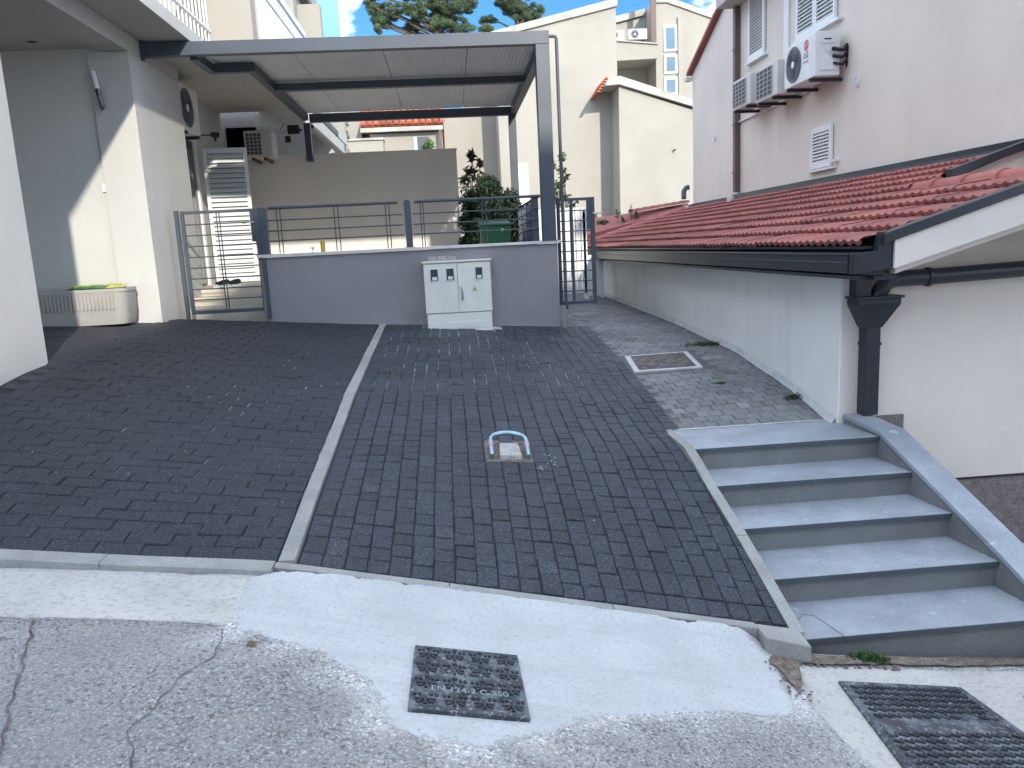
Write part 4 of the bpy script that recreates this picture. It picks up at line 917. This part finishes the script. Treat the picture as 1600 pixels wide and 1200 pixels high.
# red tiles at the bay's left shoulder
for k in range(6): ridge_tile(((3.70-.035*k)*K, (17.95+.02)*K, (3.58-.055*k)*K), (0, 1, -.02), .07, .07, 2.0, 'cap_tile', fb, tone=1.0, mt=tile_far)
# tall windows on the tower
for z0, z1 in ((4.80, 5.44), (4.25, 4.72), (3.72, 4.16)):
    f_ = slab('window', white_lac, [(5.85, z0), (6.20, z0), (6.20, z1), (5.85, z1)], 20.96, 20.995)
    mb = MB(); mb.prism([(5.91*K, (z0+.06)*K), (6.14*K, (z0+.06)*K), (6.14*K, (z1-.06)*K), (5.91*K, (z1-.06)*K)], 'Y', 20.945*K, 20.958*K); mb.build('pane', glass_sky, f_)
slab('window_reveal', cream_stucco, [(6.22, 3.6), (6.36, 3.6), (6.36, 5.62), (6.22, 5.62)], 20.93, 20.995)
f_ = slab('shutter', white_lac, [(1.60, .9), (1.92, .9), (1.92, 1.9), (1.60, 1.9)], 18.80, 18.845)
for k in range(18):
    z = (.95+k*.052)*K; mb = MB(); mb.box(1.63*K, 1.89*K, 18.785*K, 18.797*K, z, z+.05); mb.build('slat', white_lac, f_)
slab('window_frame', concrete_top, [(1.56, .88), (1.96, .88), (1.96, 1.94), (1.56, 1.94)], 18.846, 18.849)
mb = MB(); mb.tube([(.15*K, 19.5*K, 2.0*K-.5), (1.18*K, 19.5*K, 2.0*K-.5), (1.22*K, 19.5*K, 1.97*K-.5), (1.22*K, 19.5*K, 1.9*K-.5)], .03, 8); mb.build('wall_rail', anthracite, fb)
mb = MB(); mb.disc((5.22*K, 18*K-.06, 1.98*K), .04, (0, -1, 0), 10, .06); mb.build('wall_spout', black_m, fb)
def far_ac(x, z, W, H, Y, lbl): return ac_unit(lbl, Mym(x, Y, z), W, H, .3, 'fan', mt=white_pl)
far_ac(4.95*K, 5.14*K, .80, .42, 20.99*K+.1, 'distant air conditioner with round fan on the loggia of the cream building')
far_ac(4.45*K, 5.14*K, .62, .38, 20.99*K+.1, 'distant half-hidden air conditioner left of another on the loggia')

# ------------------------------------------------------------ house with red barrel tiles, middle
rh = thing('small_tiled_house', 'small cream house with red barrel tile roof seen under the pergola', 'house', (-1.3, 27, 0)); q = 26/22.
def rb(nm, m, x0, x1, y0, y1, z0, z1, **k): return bx(nm, m, rh, x0*q, x1*q, y0*q, y1*q, z0*q, z1*q, **k)
rb('wall', cream_stucco, -2.0, -.03, 22.2, 25, -1, 3.2); rb('eaves_gutter', concrete_top, -2.22, .0, 21.95, 22.1, 3.22, 3.33)
rb('side_wing', cream_stucco, -4.2, -1.62, 21.7, 22.19, -1, 2.97); rb('wing_coping', concrete_top, -4.2, -1.60, 21.65, 22.195, 2.975, 3.03)
rb('window_surround', white_lac, -.82, -.73, 22.17, 22.198, 2.0, 3.08); rb('window', glass_dark, -.729, -.40, 22.18, 22.1985, 2.0, 3.08); rb('post', rust_pipe, -.12, -.04, 21.9, 21.96, 1.5, 3.21)
rb('upper_wall', cream_stucco, -2.9, -2.3, 23, 25, 2, 4.2)
rt = random.Random(2)
for i in range(13):
    for j in range(7):
        x = (-2.15+i*.178)*q; y = 21.95*q+j*.33; z = 3.40*q+j*.33*.42
        ridge_tile((x, y, z), (0, 1, .42), .095, .08, .42, 'roof_tile', rh, tone=(lambda t: (t, t*.97, t*.95))(rt.uniform(.75, 1.2)), mt=tile_far)
mb = MB(); mb.prism([(21.95*q, 3.36*q), (26*q, 3.36*q+1.85), (26*q, 3.2*q)], 'X', -2.2*q, 0.02*q); mb.build('roof_deck', tile_far, rh)
# ------------------------------------------------------------ next terrace house behind the back wall (left)
nh = thing('white_terrace_house', 'white terrace house with sloping eaves behind the terrace back wall', 'house', (-3, 17, 0))
def nb(nm, m, *a, **k): return bx(nm, m, nh, *a, **k)
nb('wall', white_stucco, -6, -3.0, 13.3, 17.0, -.6, 2.5); nb('eaves_slab', white_stucco, -6, -2.25, 13.3, 19.0, 2.501, 2.72)
nb('eaves_edge', anthracite, -2.249, -2.2, 13.3, 17.2, 2.45, 2.56); nb('balcony_edge', white_stucco, -2.24, -2.10, 13.3, 17.2, 2.10, 2.30); nb('balcony_trim', gutter_paint, -2.17, -2.09, 13.3, 17.0, 2.04, 2.095)
nb('front_wall', white_stucco, -6, -2.35, 17.2, 17.5, -.6, 2.498)
nb('upper_wall', cream_stucco, -6, -2.45, 14.6, 14.9, 2.721, 4.8); nb('upper_wall_panel', cream_stucco, -2.44, -2.05, 14.9, 15.1, 2.9, 4.4)
nb('upper_block', white_stucco, -6, -2.6, 14.91, 20, 2.721, 6.5)
nb('awning_screen', teal_m, -2.35, -1.95, 16.8, 16.9, 3.2, 6.2); nb('roof_edge', rust_pipe, -2.6, -2.44, 14.91, 18.0, 4.85, 4.95)
nb('rear_wall_panel', cream_stucco, -3.2, -2.30, 19.2, 19.5, 0, 4.2)
mb = MB()
for k in range(3): mb.tube([(-2.2+.0*k, 15.0+k*.8, 2.8), (-2.2, 15.0+k*.8, 3.4)], .012, 6)
mb.tube([(-2.2, 15, 3.4), (-2.2, 16.6, 3.4)], .015, 6); mb.build('clothes_rail', white_pl, nh)
bx('vent_plate', black_m, nh, -2.56, -2.47, 13.29, 13.299, 1.84, 1.94)
bx('rear_terrace_wall', white_stucco, nh, -3.49, -2.2, 13.30, 13.36, -.4, 2.1)
fl = thing('floodlight', 'black floodlight fixed under the corner of the pergola', 'lamp', (-2.25, 12.8, 1.98))
MB().box(-2.42, -2.24, 12.80, 12.86, 1.90, 2.03).build('head', black_m, fl, bevel=.005); MB().box(-2.30, -2.22, 12.861, 12.95, 1.95, 1.98).build('bracket', black_m, fl)
mb = MB(); mb.tube([(-2.45, 12.8, 2.05), (-2.52, 12.8, 1.98), (-2.5, 12.8, 1.92), (-2.43, 12.8, 1.95)], .005, 6); mb.build('cable', black_m, fl)

# ------------------------------------------------------------ white slatted fence, bin
wf = thing('white_fence', 'weathered white slatted metal fence beyond the side gate', 'fence', (1.9, 12.5, -.9))
x = 1.25
while x < 2.10: bx('slat', white_lac, wf, x, x+.07, 12.5, 12.53, -.80, .56); x += .085
bx('frame', white_lac, wf, 1.22, 2.13, 12.535, 12.57, .48, .56); bx('frame', white_lac, wf, 1.22, 2.13, 12.535, 12.57, -.8, -.73)
bx('post', white_lac, wf, 2.13, 2.19, 12.5, 12.57, -.9, .50); bx('post', white_lac, wf, 2.42, 2.46, 12.6, 12.66, -.9, -.15, label='short white side post'); bx('inner_panel', white_lac, wf, 2.2, 2.42, 12.6, 12.64, -.86, -.2)
bn = thing('wheelie_bin', 'green wheelie bin behind the right front railing', 'bin', (.62, 10.3, -.33))
mb = MB(); mb.hexa([(.42, 10.12, -.28), (.76, 10.12, -.28), (.76, 10.5, -.28), (.42, 10.5, -.28)], [(.40, 10.02, .27), (.79, 10.02, .27), (.79, 10.55, .27), (.40, 10.55, .27)]); mb.build('body', green_pl, bn, bevel=.015)
mb = MB(); mb.hexa([(.385, 10.0, .272), (.805, 10.0, .272), (.805, 10.57, .272), (.385, 10.57, .272)], [(.385, 10.0, .30), (.805, 10.0, .30), (.79, 10.57, .345), (.40, 10.57, .345)]); mb.build('lid', green_pl, bn, bevel=.01)
bx('handle', green_pl, bn, .45, .74, 10.575, 10.60, .30, .33); bx('sticker', white_pl, bn, .655, .69, 10.005, 10.019, .20, .23)
for x in (.42, .74): mb = MB(); mb.tube([(x, 10.5, -.27), (x+.03, 10.5, -.27)], .06, 14); mb.build('wheel', black_m, bn)

# ------------------------------------------------------------ vegetation
def leafcloud(clumps, n, size, rnd, asp=.45, hang=0):
    mb = MB(); vs = []; fs = []
    for i in range(n):
        c, R = rnd.choice(clumps)
        d = Vector((rnd.gauss(0, 1), rnd.gauss(0, 1), rnd.gauss(0, 1))).normalized()*(rnd.random()**.5); p = Vector((c[0]+d.x*R[0], c[1]+d.y*R[1], c[2]+d.z*R[2]))
        a = Vector((rnd.gauss(0, 1), rnd.gauss(0, 1), rnd.gauss(0, .8)+hang)).normalized(); b = a.cross(Vector((rnd.gauss(0, 1), rnd.gauss(0, 1), rnd.gauss(0, 1)))).normalized(); s_ = size*rnd.uniform(.6, 1.3); k = len(vs)
        vs += [p-a*s_, p+b*s_*asp+a*s_*.1, p+a*s_, p-b*s_*asp+a*s_*.1]; fs.append((k, k+1, k+2, k+3))
    mb.add(vs, fs); return mb
def plant(name, label, cat, base, clumps, n, size, mt, seed, trunk=True, extra=None, asp=.45, stems=5, group=None):
    rnd = random.Random(seed); t = thing(name, label, cat, base, group=group)
    leafcloud(clumps, n, size, rnd, asp).build('foliage', mt, t, kind='stuff')
    mb = MB(); b = Vector(base)
    for k in range(stems):
        c, R = clumps[k % len(clumps)]; e = Vector(c); m1 = b.lerp(e, .5)+Vector((rnd.uniform(-.05, .05), 0, .03)); mb.tube([b, m1, e], [size*.35, size*.25, size*.08], 6)
    mb.build('stem', bark, t)
    return t, rnd
cl = []
rn = random.Random(8)
for k in range(110):
    x_ = rn.uniform(.24, 1.08); cl.append(((x_, rn.uniform(11.7, 12.4), rn.uniform(-.3, 1.0-.8*abs(x_-.66)**1.6*2)), (.14, .14, .13)))
plant('evergreen_bush', 'dense dark evergreen bush behind the bin and railing', 'bush', (.58, 12.0, -.33), cl, 42000, .028, dark_leaf, 4)
leafcloud([(c, tuple(r_*1.1 for r_ in R_)) for c, R_ in cl[::3]], 5000, .026, random.Random(77)).build('young_leaves', mag_leaf, [o for o in COL.objects if o.name.startswith('evergreen_bush')][0], kind='stuff')
cl = [((.40, 12.1, 1.36), (.05, .05, .08)), ((.52, 12.1, 1.26), (.05, .05, .06)), ((.36, 12.1, 1.16), (.10, .08, .08)), ((.28, 12.1, 1.02), (.12, .08, .09)), ((.50, 12.1, 1.06), (.12, .08, .09)), ((.34, 12.1, .85), (.15, .1, .1)), ((.24, 12.1, .7), (.12, .1, .1))]
t, rnd = plant('magnolia_shrub', 'magnolia shrub with bronze leaf tips rising above the dark bush', 'shrub', (.40, 12.15, -.33), cl, 330, .055, mag_leaf, 6, asp=.35, stems=7)
leafcloud(cl[:2]+[((.40, 12.1, 1.42), (.04, .04, .05))], 42, .055, rnd, .35).build('bronze_leaves', brown_leaf, t, kind='stuff')
cl = [((2.0+.28*rn.random()-.02*k, 13.9+rn.random()*.2, .35+k*.115), (.17-.009*k, .12, .09)) for k in range(12)]+[((1.95, 13.9, .75), (.08, .08, .12)), ((2.5, 13.9, .45), (.14, .1, .07)), ((2.72, 13.95, .34), (.13, .1, .05))]
plant('climbing_shrub', 'light leafy shrub growing above the white slatted fence', 'shrub', (2.1, 13.95, -.85), cl, 1150, .034, mid_leaf, 9, stems=13)
for (x, z, lb_, sd_) in ((3.35, .42, 'wispy weed at the far end of the annex roof, left tuft', 3), (3.62, .50, 'wispy weed at the far end of the annex roof, right tuft', 5)):
    plant('roof_weed', lb_, 'weed', (x, 15.5, z-.5), [((x, 15.5, z+.1), (.06, .05, .12)), ((x+.1, 15.5, z), (.05, .05, .08))], 60, .03, mid_leaf, sd_, stems=2)
q2 = 1.0
cl = [((-.52+rn.uniform(-.2, .2), 24.5, 2.85+rn.uniform(-.35, .5)), (.16, .2, .18)) for k in range(12)]
plant('yard_shrub', 'bright green shrub in front of the small house window under the pergola', 'shrub', (-.5, 24.5, 0), cl, 900, .05, mid_leaf, 12, stems=6)
cl = [((-2.95+rn.uniform(-.1, .1), 24.0, 2.6+k*.17), (.16, .2, .16)) for k in range(9)]
plant('cypress_hedge', 'narrow green shrub beside the left edge of the small tiled house', 'shrub', (-2.85, 24, 0), cl, 900, .05, mid_leaf, 14, stems=4)
# pines
def pine(label, bx_, by, bz, clumps, seed, n):
    rnd = random.Random(seed); t = thing('pine_tree', label, 'tree', (bx_, by, bz), group='pine trees behind the houses')
    top = max(c[0][2] for c in clumps); mb = MB(); mb.tube([(bx_, by, bz), (bx_+.3, by, bz+5), (bx_+.1, by, bz+10), (bx_+.4, by, top-.4)], [.32, .26, .18, .05], 9); mb.build('trunk', bark, t, smooth=True)
    mb = MB()
    for c, R in clumps:
        e = Vector(c); s_ = Vector((bx_+.2, by, e.z-abs(e.x-bx_)*.35-.4)); m1 = s_.lerp(e, .55)+Vector((0, 0, .15)); mb.tube([s_, m1, e, e+(e-m1)*.25], [.09, .06, .035, .012], 6)
    mb.build('limb', bark, t)
    sub = []
    for c, R in clumps:
        for k in range(9):
            d = Vector((rnd.gauss(0, 1), rnd.gauss(0, 1), rnd.gauss(0, 1))).normalized()*rnd.uniform(.45, 1.05); sub.append(((c[0]+d.x*R[0], c[1]+d.y*R[1], c[2]+d.z*R[2]), (.26, .26, .17)))
    leafcloud(sub, n, .085, rnd, .14, hang=.5).build('needles', pine_leaf, t, kind='stuff'); leafcloud(sub, n//2, .075, rnd, .14, hang=.8).build('young_needles', pine_leaf2, t, kind='stuff')
s5 = 50/38.
def C(x, z, r=.8, rz=.5): return ((x*s5, 50+rn.uniform(-1, 1), z*s5), (r*s5, r*s5, rz*s5))
cl = [C(rn.uniform(-3.0, 1.7), rn.uniform(10.0, 13.6), rn.uniform(.4, .75), rn.uniform(.25, .4)) for k in range(64)]+[C(-2.7, 11.0, .4, .3), C(-2.6, 10.3, .45, .2), C(-1.2, 10.1, .6, .25), C(.2, 10.0, .6, .25)]
pine('broad pine tree rising behind the left part of the pergola roof', -.3, 50, -1, cl, 21, 150000)
cl = [C(rn.uniform(2.9, 4.2), rn.uniform(10.3, 12.4), rn.uniform(.3, .5), rn.uniform(.2, .35)) for k in range(22)]+[C(4.6, 10.6, .3, .3), C(2.4, 10.5, .35, .15), C(2.2, 9.9, .35, .15), C(4.3, 10.3, .4, .2)]
pine('smaller pine tree between the pergola and the cream gable', 4.6, 50, -1, cl, 22, 60000)

# ------------------------------------------------------------ manholes and small things
def cover_frame(corners, hf, off):
    P = [Vector((x, y, hf(x, y)+off)) for x, y in corners]; return P
def bil(P, u, v): return (P[0]*(1-u)+P[1]*u)*(1-v)+(P[3]*(1-u)+P[2]*u)*v
m1 = thing('manhole_cover', 'small black cast iron manhole cover in the fresh concrete patch', 'manhole cover', (-.02, 2.6, -1.56))
P = cover_frame([(-.235, 2.375), (.175, 2.405), (.165, 2.83), (-.23, 2.80)], RD, .018)
n1 = (P[1]-P[0]).cross(P[3]-P[0]).normalized()
mb = MB(); mb.hexa([p-n1*.05 for p in P], P); mb.build('plate', iron, m1, bevel=.004)
mb = MB()
def rel(mb, u0, v0, u1, v1, w_, h=.006, PP=None, nn=None):
    PP = PP or P; nn = nn or n1; a = bil(PP, u0, v0); b = bil(PP, u1, v1); d = (b-a).normalized(); s_ = d.cross(nn).normalized()*w_/2
    mb.hexa([a-s_, b-s_, b+s_, a+s_], [a-s_*.7+nn*h, b-s_*.7+nn*h, b+s_*.7+nn*h, a+s_*.7+nn*h])
for j in range(4):
    v = .14+j*.235
    for i in range(4):
        u = .13+i*.245
        rel(mb, u-.085, v, u+.085, v, .012); rel(mb, u, v-.07, u, v+.055, .012)
        for dx in (-.09, -.05, .05, .09): c_ = bil(P, u+dx*1.05, v+.075); rel(mb, u+dx-.012, v+.065, u+dx+.012, v+.065, .017, .007)
        (rel(mb, u-.02, v+.10, u+.02, v+.10, .02, .007) if j else None); rel(mb, u-.07, v-.05, u-.03, v-.025, .012); rel(mb, u+.03, v-.025, u+.07, v-.05, .012)
mb.build('relief', iron_dark, m1, kind='stuff')
mb = MB(); rel(mb, .47, .53, .62, .53, .055, .0075); mb.build('lifting_socket', iron, m1); mb = MB(); rel(mb, .50, .53, .59, .53, .022, .009); mb.build('keyhole', black_m, m1)
ux = (P[1]-P[0]).normalized(); uy = n1.cross(ux)
def onplate(PP, nn, u, v, h): 
    ux = (PP[1]-PP[0]).normalized(); uy = nn.cross(ux); c = bil(PP, u, v)+nn*h
    return Matrix(((ux.x, uy.x, nn.x, c.x), (ux.y, uy.y, nn.y, c.y), (ux.z, uy.z, nn.z, c.z), (0, 0, 0, 1)))
text('EN 124-2 C 250', .042, onplate(P, n1, .5, .275, .009), mat('worn_letter', (.26, .29, .32), .6, .1, 20, 0), m1)
m2 = thing('manhole_cover', 'large cast iron manhole cover with zigzag ribs below the stairs', 'manhole cover', (1.85, 2.75, -2.0))
P2 = cover_frame([(1.54, 2.36), (2.25, 2.40), (2.16, 3.03), (1.595, 3.04)], RD, .014); n2 = (P2[1]-P2[0]).cross(P2[3]-P2[0]).normalized()
mb = MB(); mb.hexa([p-n2*.05 for p in P2], P2); mb.build('plate', iron, m2, bevel=.004)
mb = MB()
for j in range(15):
    v = .05+j*.063
    if j in (7, 8): continue
    nz_ = 13
    for i in range(nz_):
        u = .06+i*.88/nz_; du = .88/nz_
        rel(mb, u, v, u+du*.62, v-.022, .013, .007, P2, n2); rel(mb, u+du*.62, v-.026, u+du*.8, v+.010, .012, .007, P2, n2)
mb.build('zigzag_rib', iron_dark, m2, kind='stuff')
for u_ in (.07, .93): mb = MB(); rel(mb, u_, .40, u_, .52, .03, .008, P2, n2); mb.build('lifting_slot', iron, m2)
m3 = thing('access_cover', 'rusty brown access cover with white painted border in the side path', 'manhole cover', (1.9, 7.1, -1.12))
cs = [(1.545, 6.63), (2.15, 6.59), (2.19, 7.19), (1.585, 7.20)]
P3 = [Vector((x, y, G(x, y)+.008)) for x, y in cs]; n3 = (P3[1]-P3[0]).cross(P3[3]-P3[0]).normalized()
mb = MB(); mb.hexa([p-n3*.06 for p in P3], P3); mb.build('border', mortar_w, m3, bevel=.004)
Q3 = [bil(P3, u, v)+n3*.003 for u, v in ((.08, .07), (.92, .07), (.92, .93), (.08, .93))]
mb = MB(); mb.hexa([p-n3*.002 for p in Q3], Q3); mb.build('plate', iron_brown, m3)
# folded parking hoop and the block in it
hp = thing('parking_hoop', 'folded zinc plated parking barrier hoop lying on the paving', 'parking barrier', (.287, 4.700, G(.287, 4.700)))
path = []
for k in range(0, 5): path.append((.175, 4.600+.035*k, .020+.009*k))
for k in range(1, 14): a = math.pi-math.pi*k/14; path.append((.288+.113*math.cos(a), 4.745+.10*math.sin(a), .058+.014*math.sin(a)))
for k in range(4, -1, -1): path.append((.401, 4.600+.035*k, .020+.009*k))
mb = MB(); mb.tube([(x, y, G(x, y)+h) for x, y, h in path], .0155, 14); mb.build('hoop', chrome, hp, smooth=True)
for x in (.175, .401):
    mb = MB(); mb.tube([(x, 4.675, G(x, 4.675)+.0392), (x, 4.720, G(x, 4.720)+.0508)], .0175, 14); mb.build('sticker', sticker_pink, hp, smooth=True)
sheet('hoop_pit', [(.135, 4.570), (.43, 4.570), (.43, 4.920), (.135, 4.920)], G, -.004, dirt_m, .05, 0, None, hp)
hb = thing('concrete_block', 'small rough grey concrete block lying inside the parking hoop', 'block', (.288, 4.700, G(.288, 4.700)))
z0 = G(.288, 4.600)
mb = MB(); mb.hexa([(.222, 4.600, z0-.03), (.360, 4.600, z0-.04), (.352, 4.785, z0+.01), (.232, 4.785, z0+.01)], [(.222, 4.600, z0+.030), (.360, 4.600, z0+.022), (.352, 4.785, z0+.055), (.232, 4.785, z0+.062)]); mb.build('block', stone_block, hb, bevel=.006)
rk = random.Random(31)
def pebbles(name, x0, x1, y0, y1, n, s, hf, mt, label):
    mb = MB()
    for i in range(n):
        x, y = rk.uniform(x0, x1), rk.uniform(y0, y1); z = hf(x, y); r_ = s*rk.uniform(.4, 1.3); vs = []
        for a in range(5): t_ = 2*math.pi*a/5; vs.append((x+r_*math.cos(t_)*rk.uniform(.7, 1.2), y+r_*math.sin(t_)*rk.uniform(.7, 1.2), z))
        vs.append((x, y, z+r_*.7)); mb.add(vs, [(a, (a+1) % 5, 5) for a in range(5)]+[(4, 3, 2, 1, 0)])
    o = mb.build(name, mt, kind='stuff'); o['label'] = label; return o
pebbles('gravel_crumbs', .44, .60, 4.46, 4.68, 22, .006, lambda x, y: G(x, y)+.003, mortar_w, 'white crumbs scattered beside the parking hoop')
pebbles('path_crumbs', -2.5, 2.4, 3.5, 8.0, 60, .0042, lambda x, y: G(x, y)+.003, mortar_w, 'small white crumbs scattered over the dark paving')
pebbles('rubble', 1.32, 2.0, 3.17, 3.27, 90, .012, lambda x, y: RD(x, y)+.004, dirt_m, 'brown rubble and dirt at the foot of the bottom step')
pebbles('rubble', 1.30, 1.42, 2.85, 3.25, 50, .008, lambda x, y: RD(x, y)+.01, dirt_m, 'grit along the edge of the fresh concrete')
sheet('dirt_edge', [(1.31, 3.26), (2.9, 3.335), (2.9, 3.27), (2.2, 3.22), (1.75, 3.20), (1.48, 3.17), (1.42, 3.02), (1.36, 2.90), (1.34, 3.1)], RD, .013, dirt_m, .06, .02, 'structure')
def tuft(name, label, x, y, z, n, h, sp, mt, seed):
    rnd = random.Random(seed); mb = MB()
    for i in range(n):
        px_, py_ = x+rnd.gauss(0, sp), y+rnd.gauss(0, sp*.45); a = rnd.uniform(0, 6.28); hh = h*rnd.uniform(.4, 1.2); w_ = .004; dx, dy = math.cos(a)*hh*.6, math.sin(a)*hh*.6
        zb = z(px_, py_); mb.add([(px_-w_, py_, zb), (px_+w_, py_, zb), (px_+dx*.5+w_*.6, py_+dy*.5, zb+hh*.7), (px_+dx, py_+dy, zb+hh), (px_+dx*.5-w_*.6, py_+dy*.5, zb+hh*.7)], [(0, 1, 2, 4), (4, 2, 3)])
    o = mb.build(name, mt, label=label, cat='weed', kind='stuff'); return o
gg = lambda x, y: G(x, y)+.0
tuft('weed_tuft', 'long flat green weed growing at the foot of the annex side wall', 2.46, 7.45, gg, 260, .035, .085, weed_m, 1)
tuft('weed_tuft', 'tiny green weed in the side path paving below the access cover', 2.13, 6.10, gg, 60, .02, .025, weed_m, 2)
tuft('weed_tuft', 'grey-green weed at the wall foot near the stair top', 2.53, 5.62, gg, 90, .045, .03, mag_leaf, 3)
tuft('weed_tuft', 'dark green moss clump at the foot of the bottom step', 1.86, 3.25, lambda x, y: RD(x, y)+.01, 380, .025, .04, weed_m, 4)
tw = thing('twig', 'thin brown curved twig lying on the lowest tread', 'twig', (1.75, 3.4, -1.93))
mb = MB(); mb.tube([(1.60, 3.50, -1.928), (1.66, 3.53, -1.90), (1.70, 3.50, -1.895), (1.74, 3.44, -1.915), (1.775, 3.36, -1.928), (1.78, 3.33, -1.935)], .0015, 5); mb.build('twig', bark, tw)
lf = thing('dry_leaf', 'dry brown leaf on the asphalt beside the white concrete patch', 'leaf', (-.80, 2.60, -1.4))
z0 = RD(-.8, 2.66); mb = MB(); mb.add([(-.83, 2.655, z0+.003), (-.81, 2.675, z0+.014), (-.78, 2.66, z0+.010), (-.805, 2.645, z0+.004)], [(0, 3, 1), (1, 3, 2)]); mb.build('blade', brown_leaf, lf)

# ------------------------------------------------------------ unseen house behind the camera, added and stepped to shade ramp and stairs
ah = thing('shade_casting_house', 'unseen plain house behind the viewer, shaped to cast shade on the paving', 'house', (2, -10, -2))
bx('low_wing', white_stucco, ah, -4, 3.19, -14, -6, -3.3, 4.5); bx('high_wing', white_stucco, ah, 3.2, 11, -14, -6, -3.3, 7.9)
for x in (-2.5, .8): f_ = bx('window', white_lac, ah, x, x+1.1, -5.998, -5.95, .6, 2.0); bx('pane', glass_dark, f_, x+.08, x+1.02, -5.949, -5.94, .68, 1.92)
for z in (.6, 3.6):
    for x in (4.5, 7.5): f_ = bx('window', white_lac, ah, x, x+1.1, -5.998, -5.95, z, z+1.4); bx('pane', glass_dark, f_, x+.08, x+1.02, -5.949, -5.94, z+.08, z+1.32)
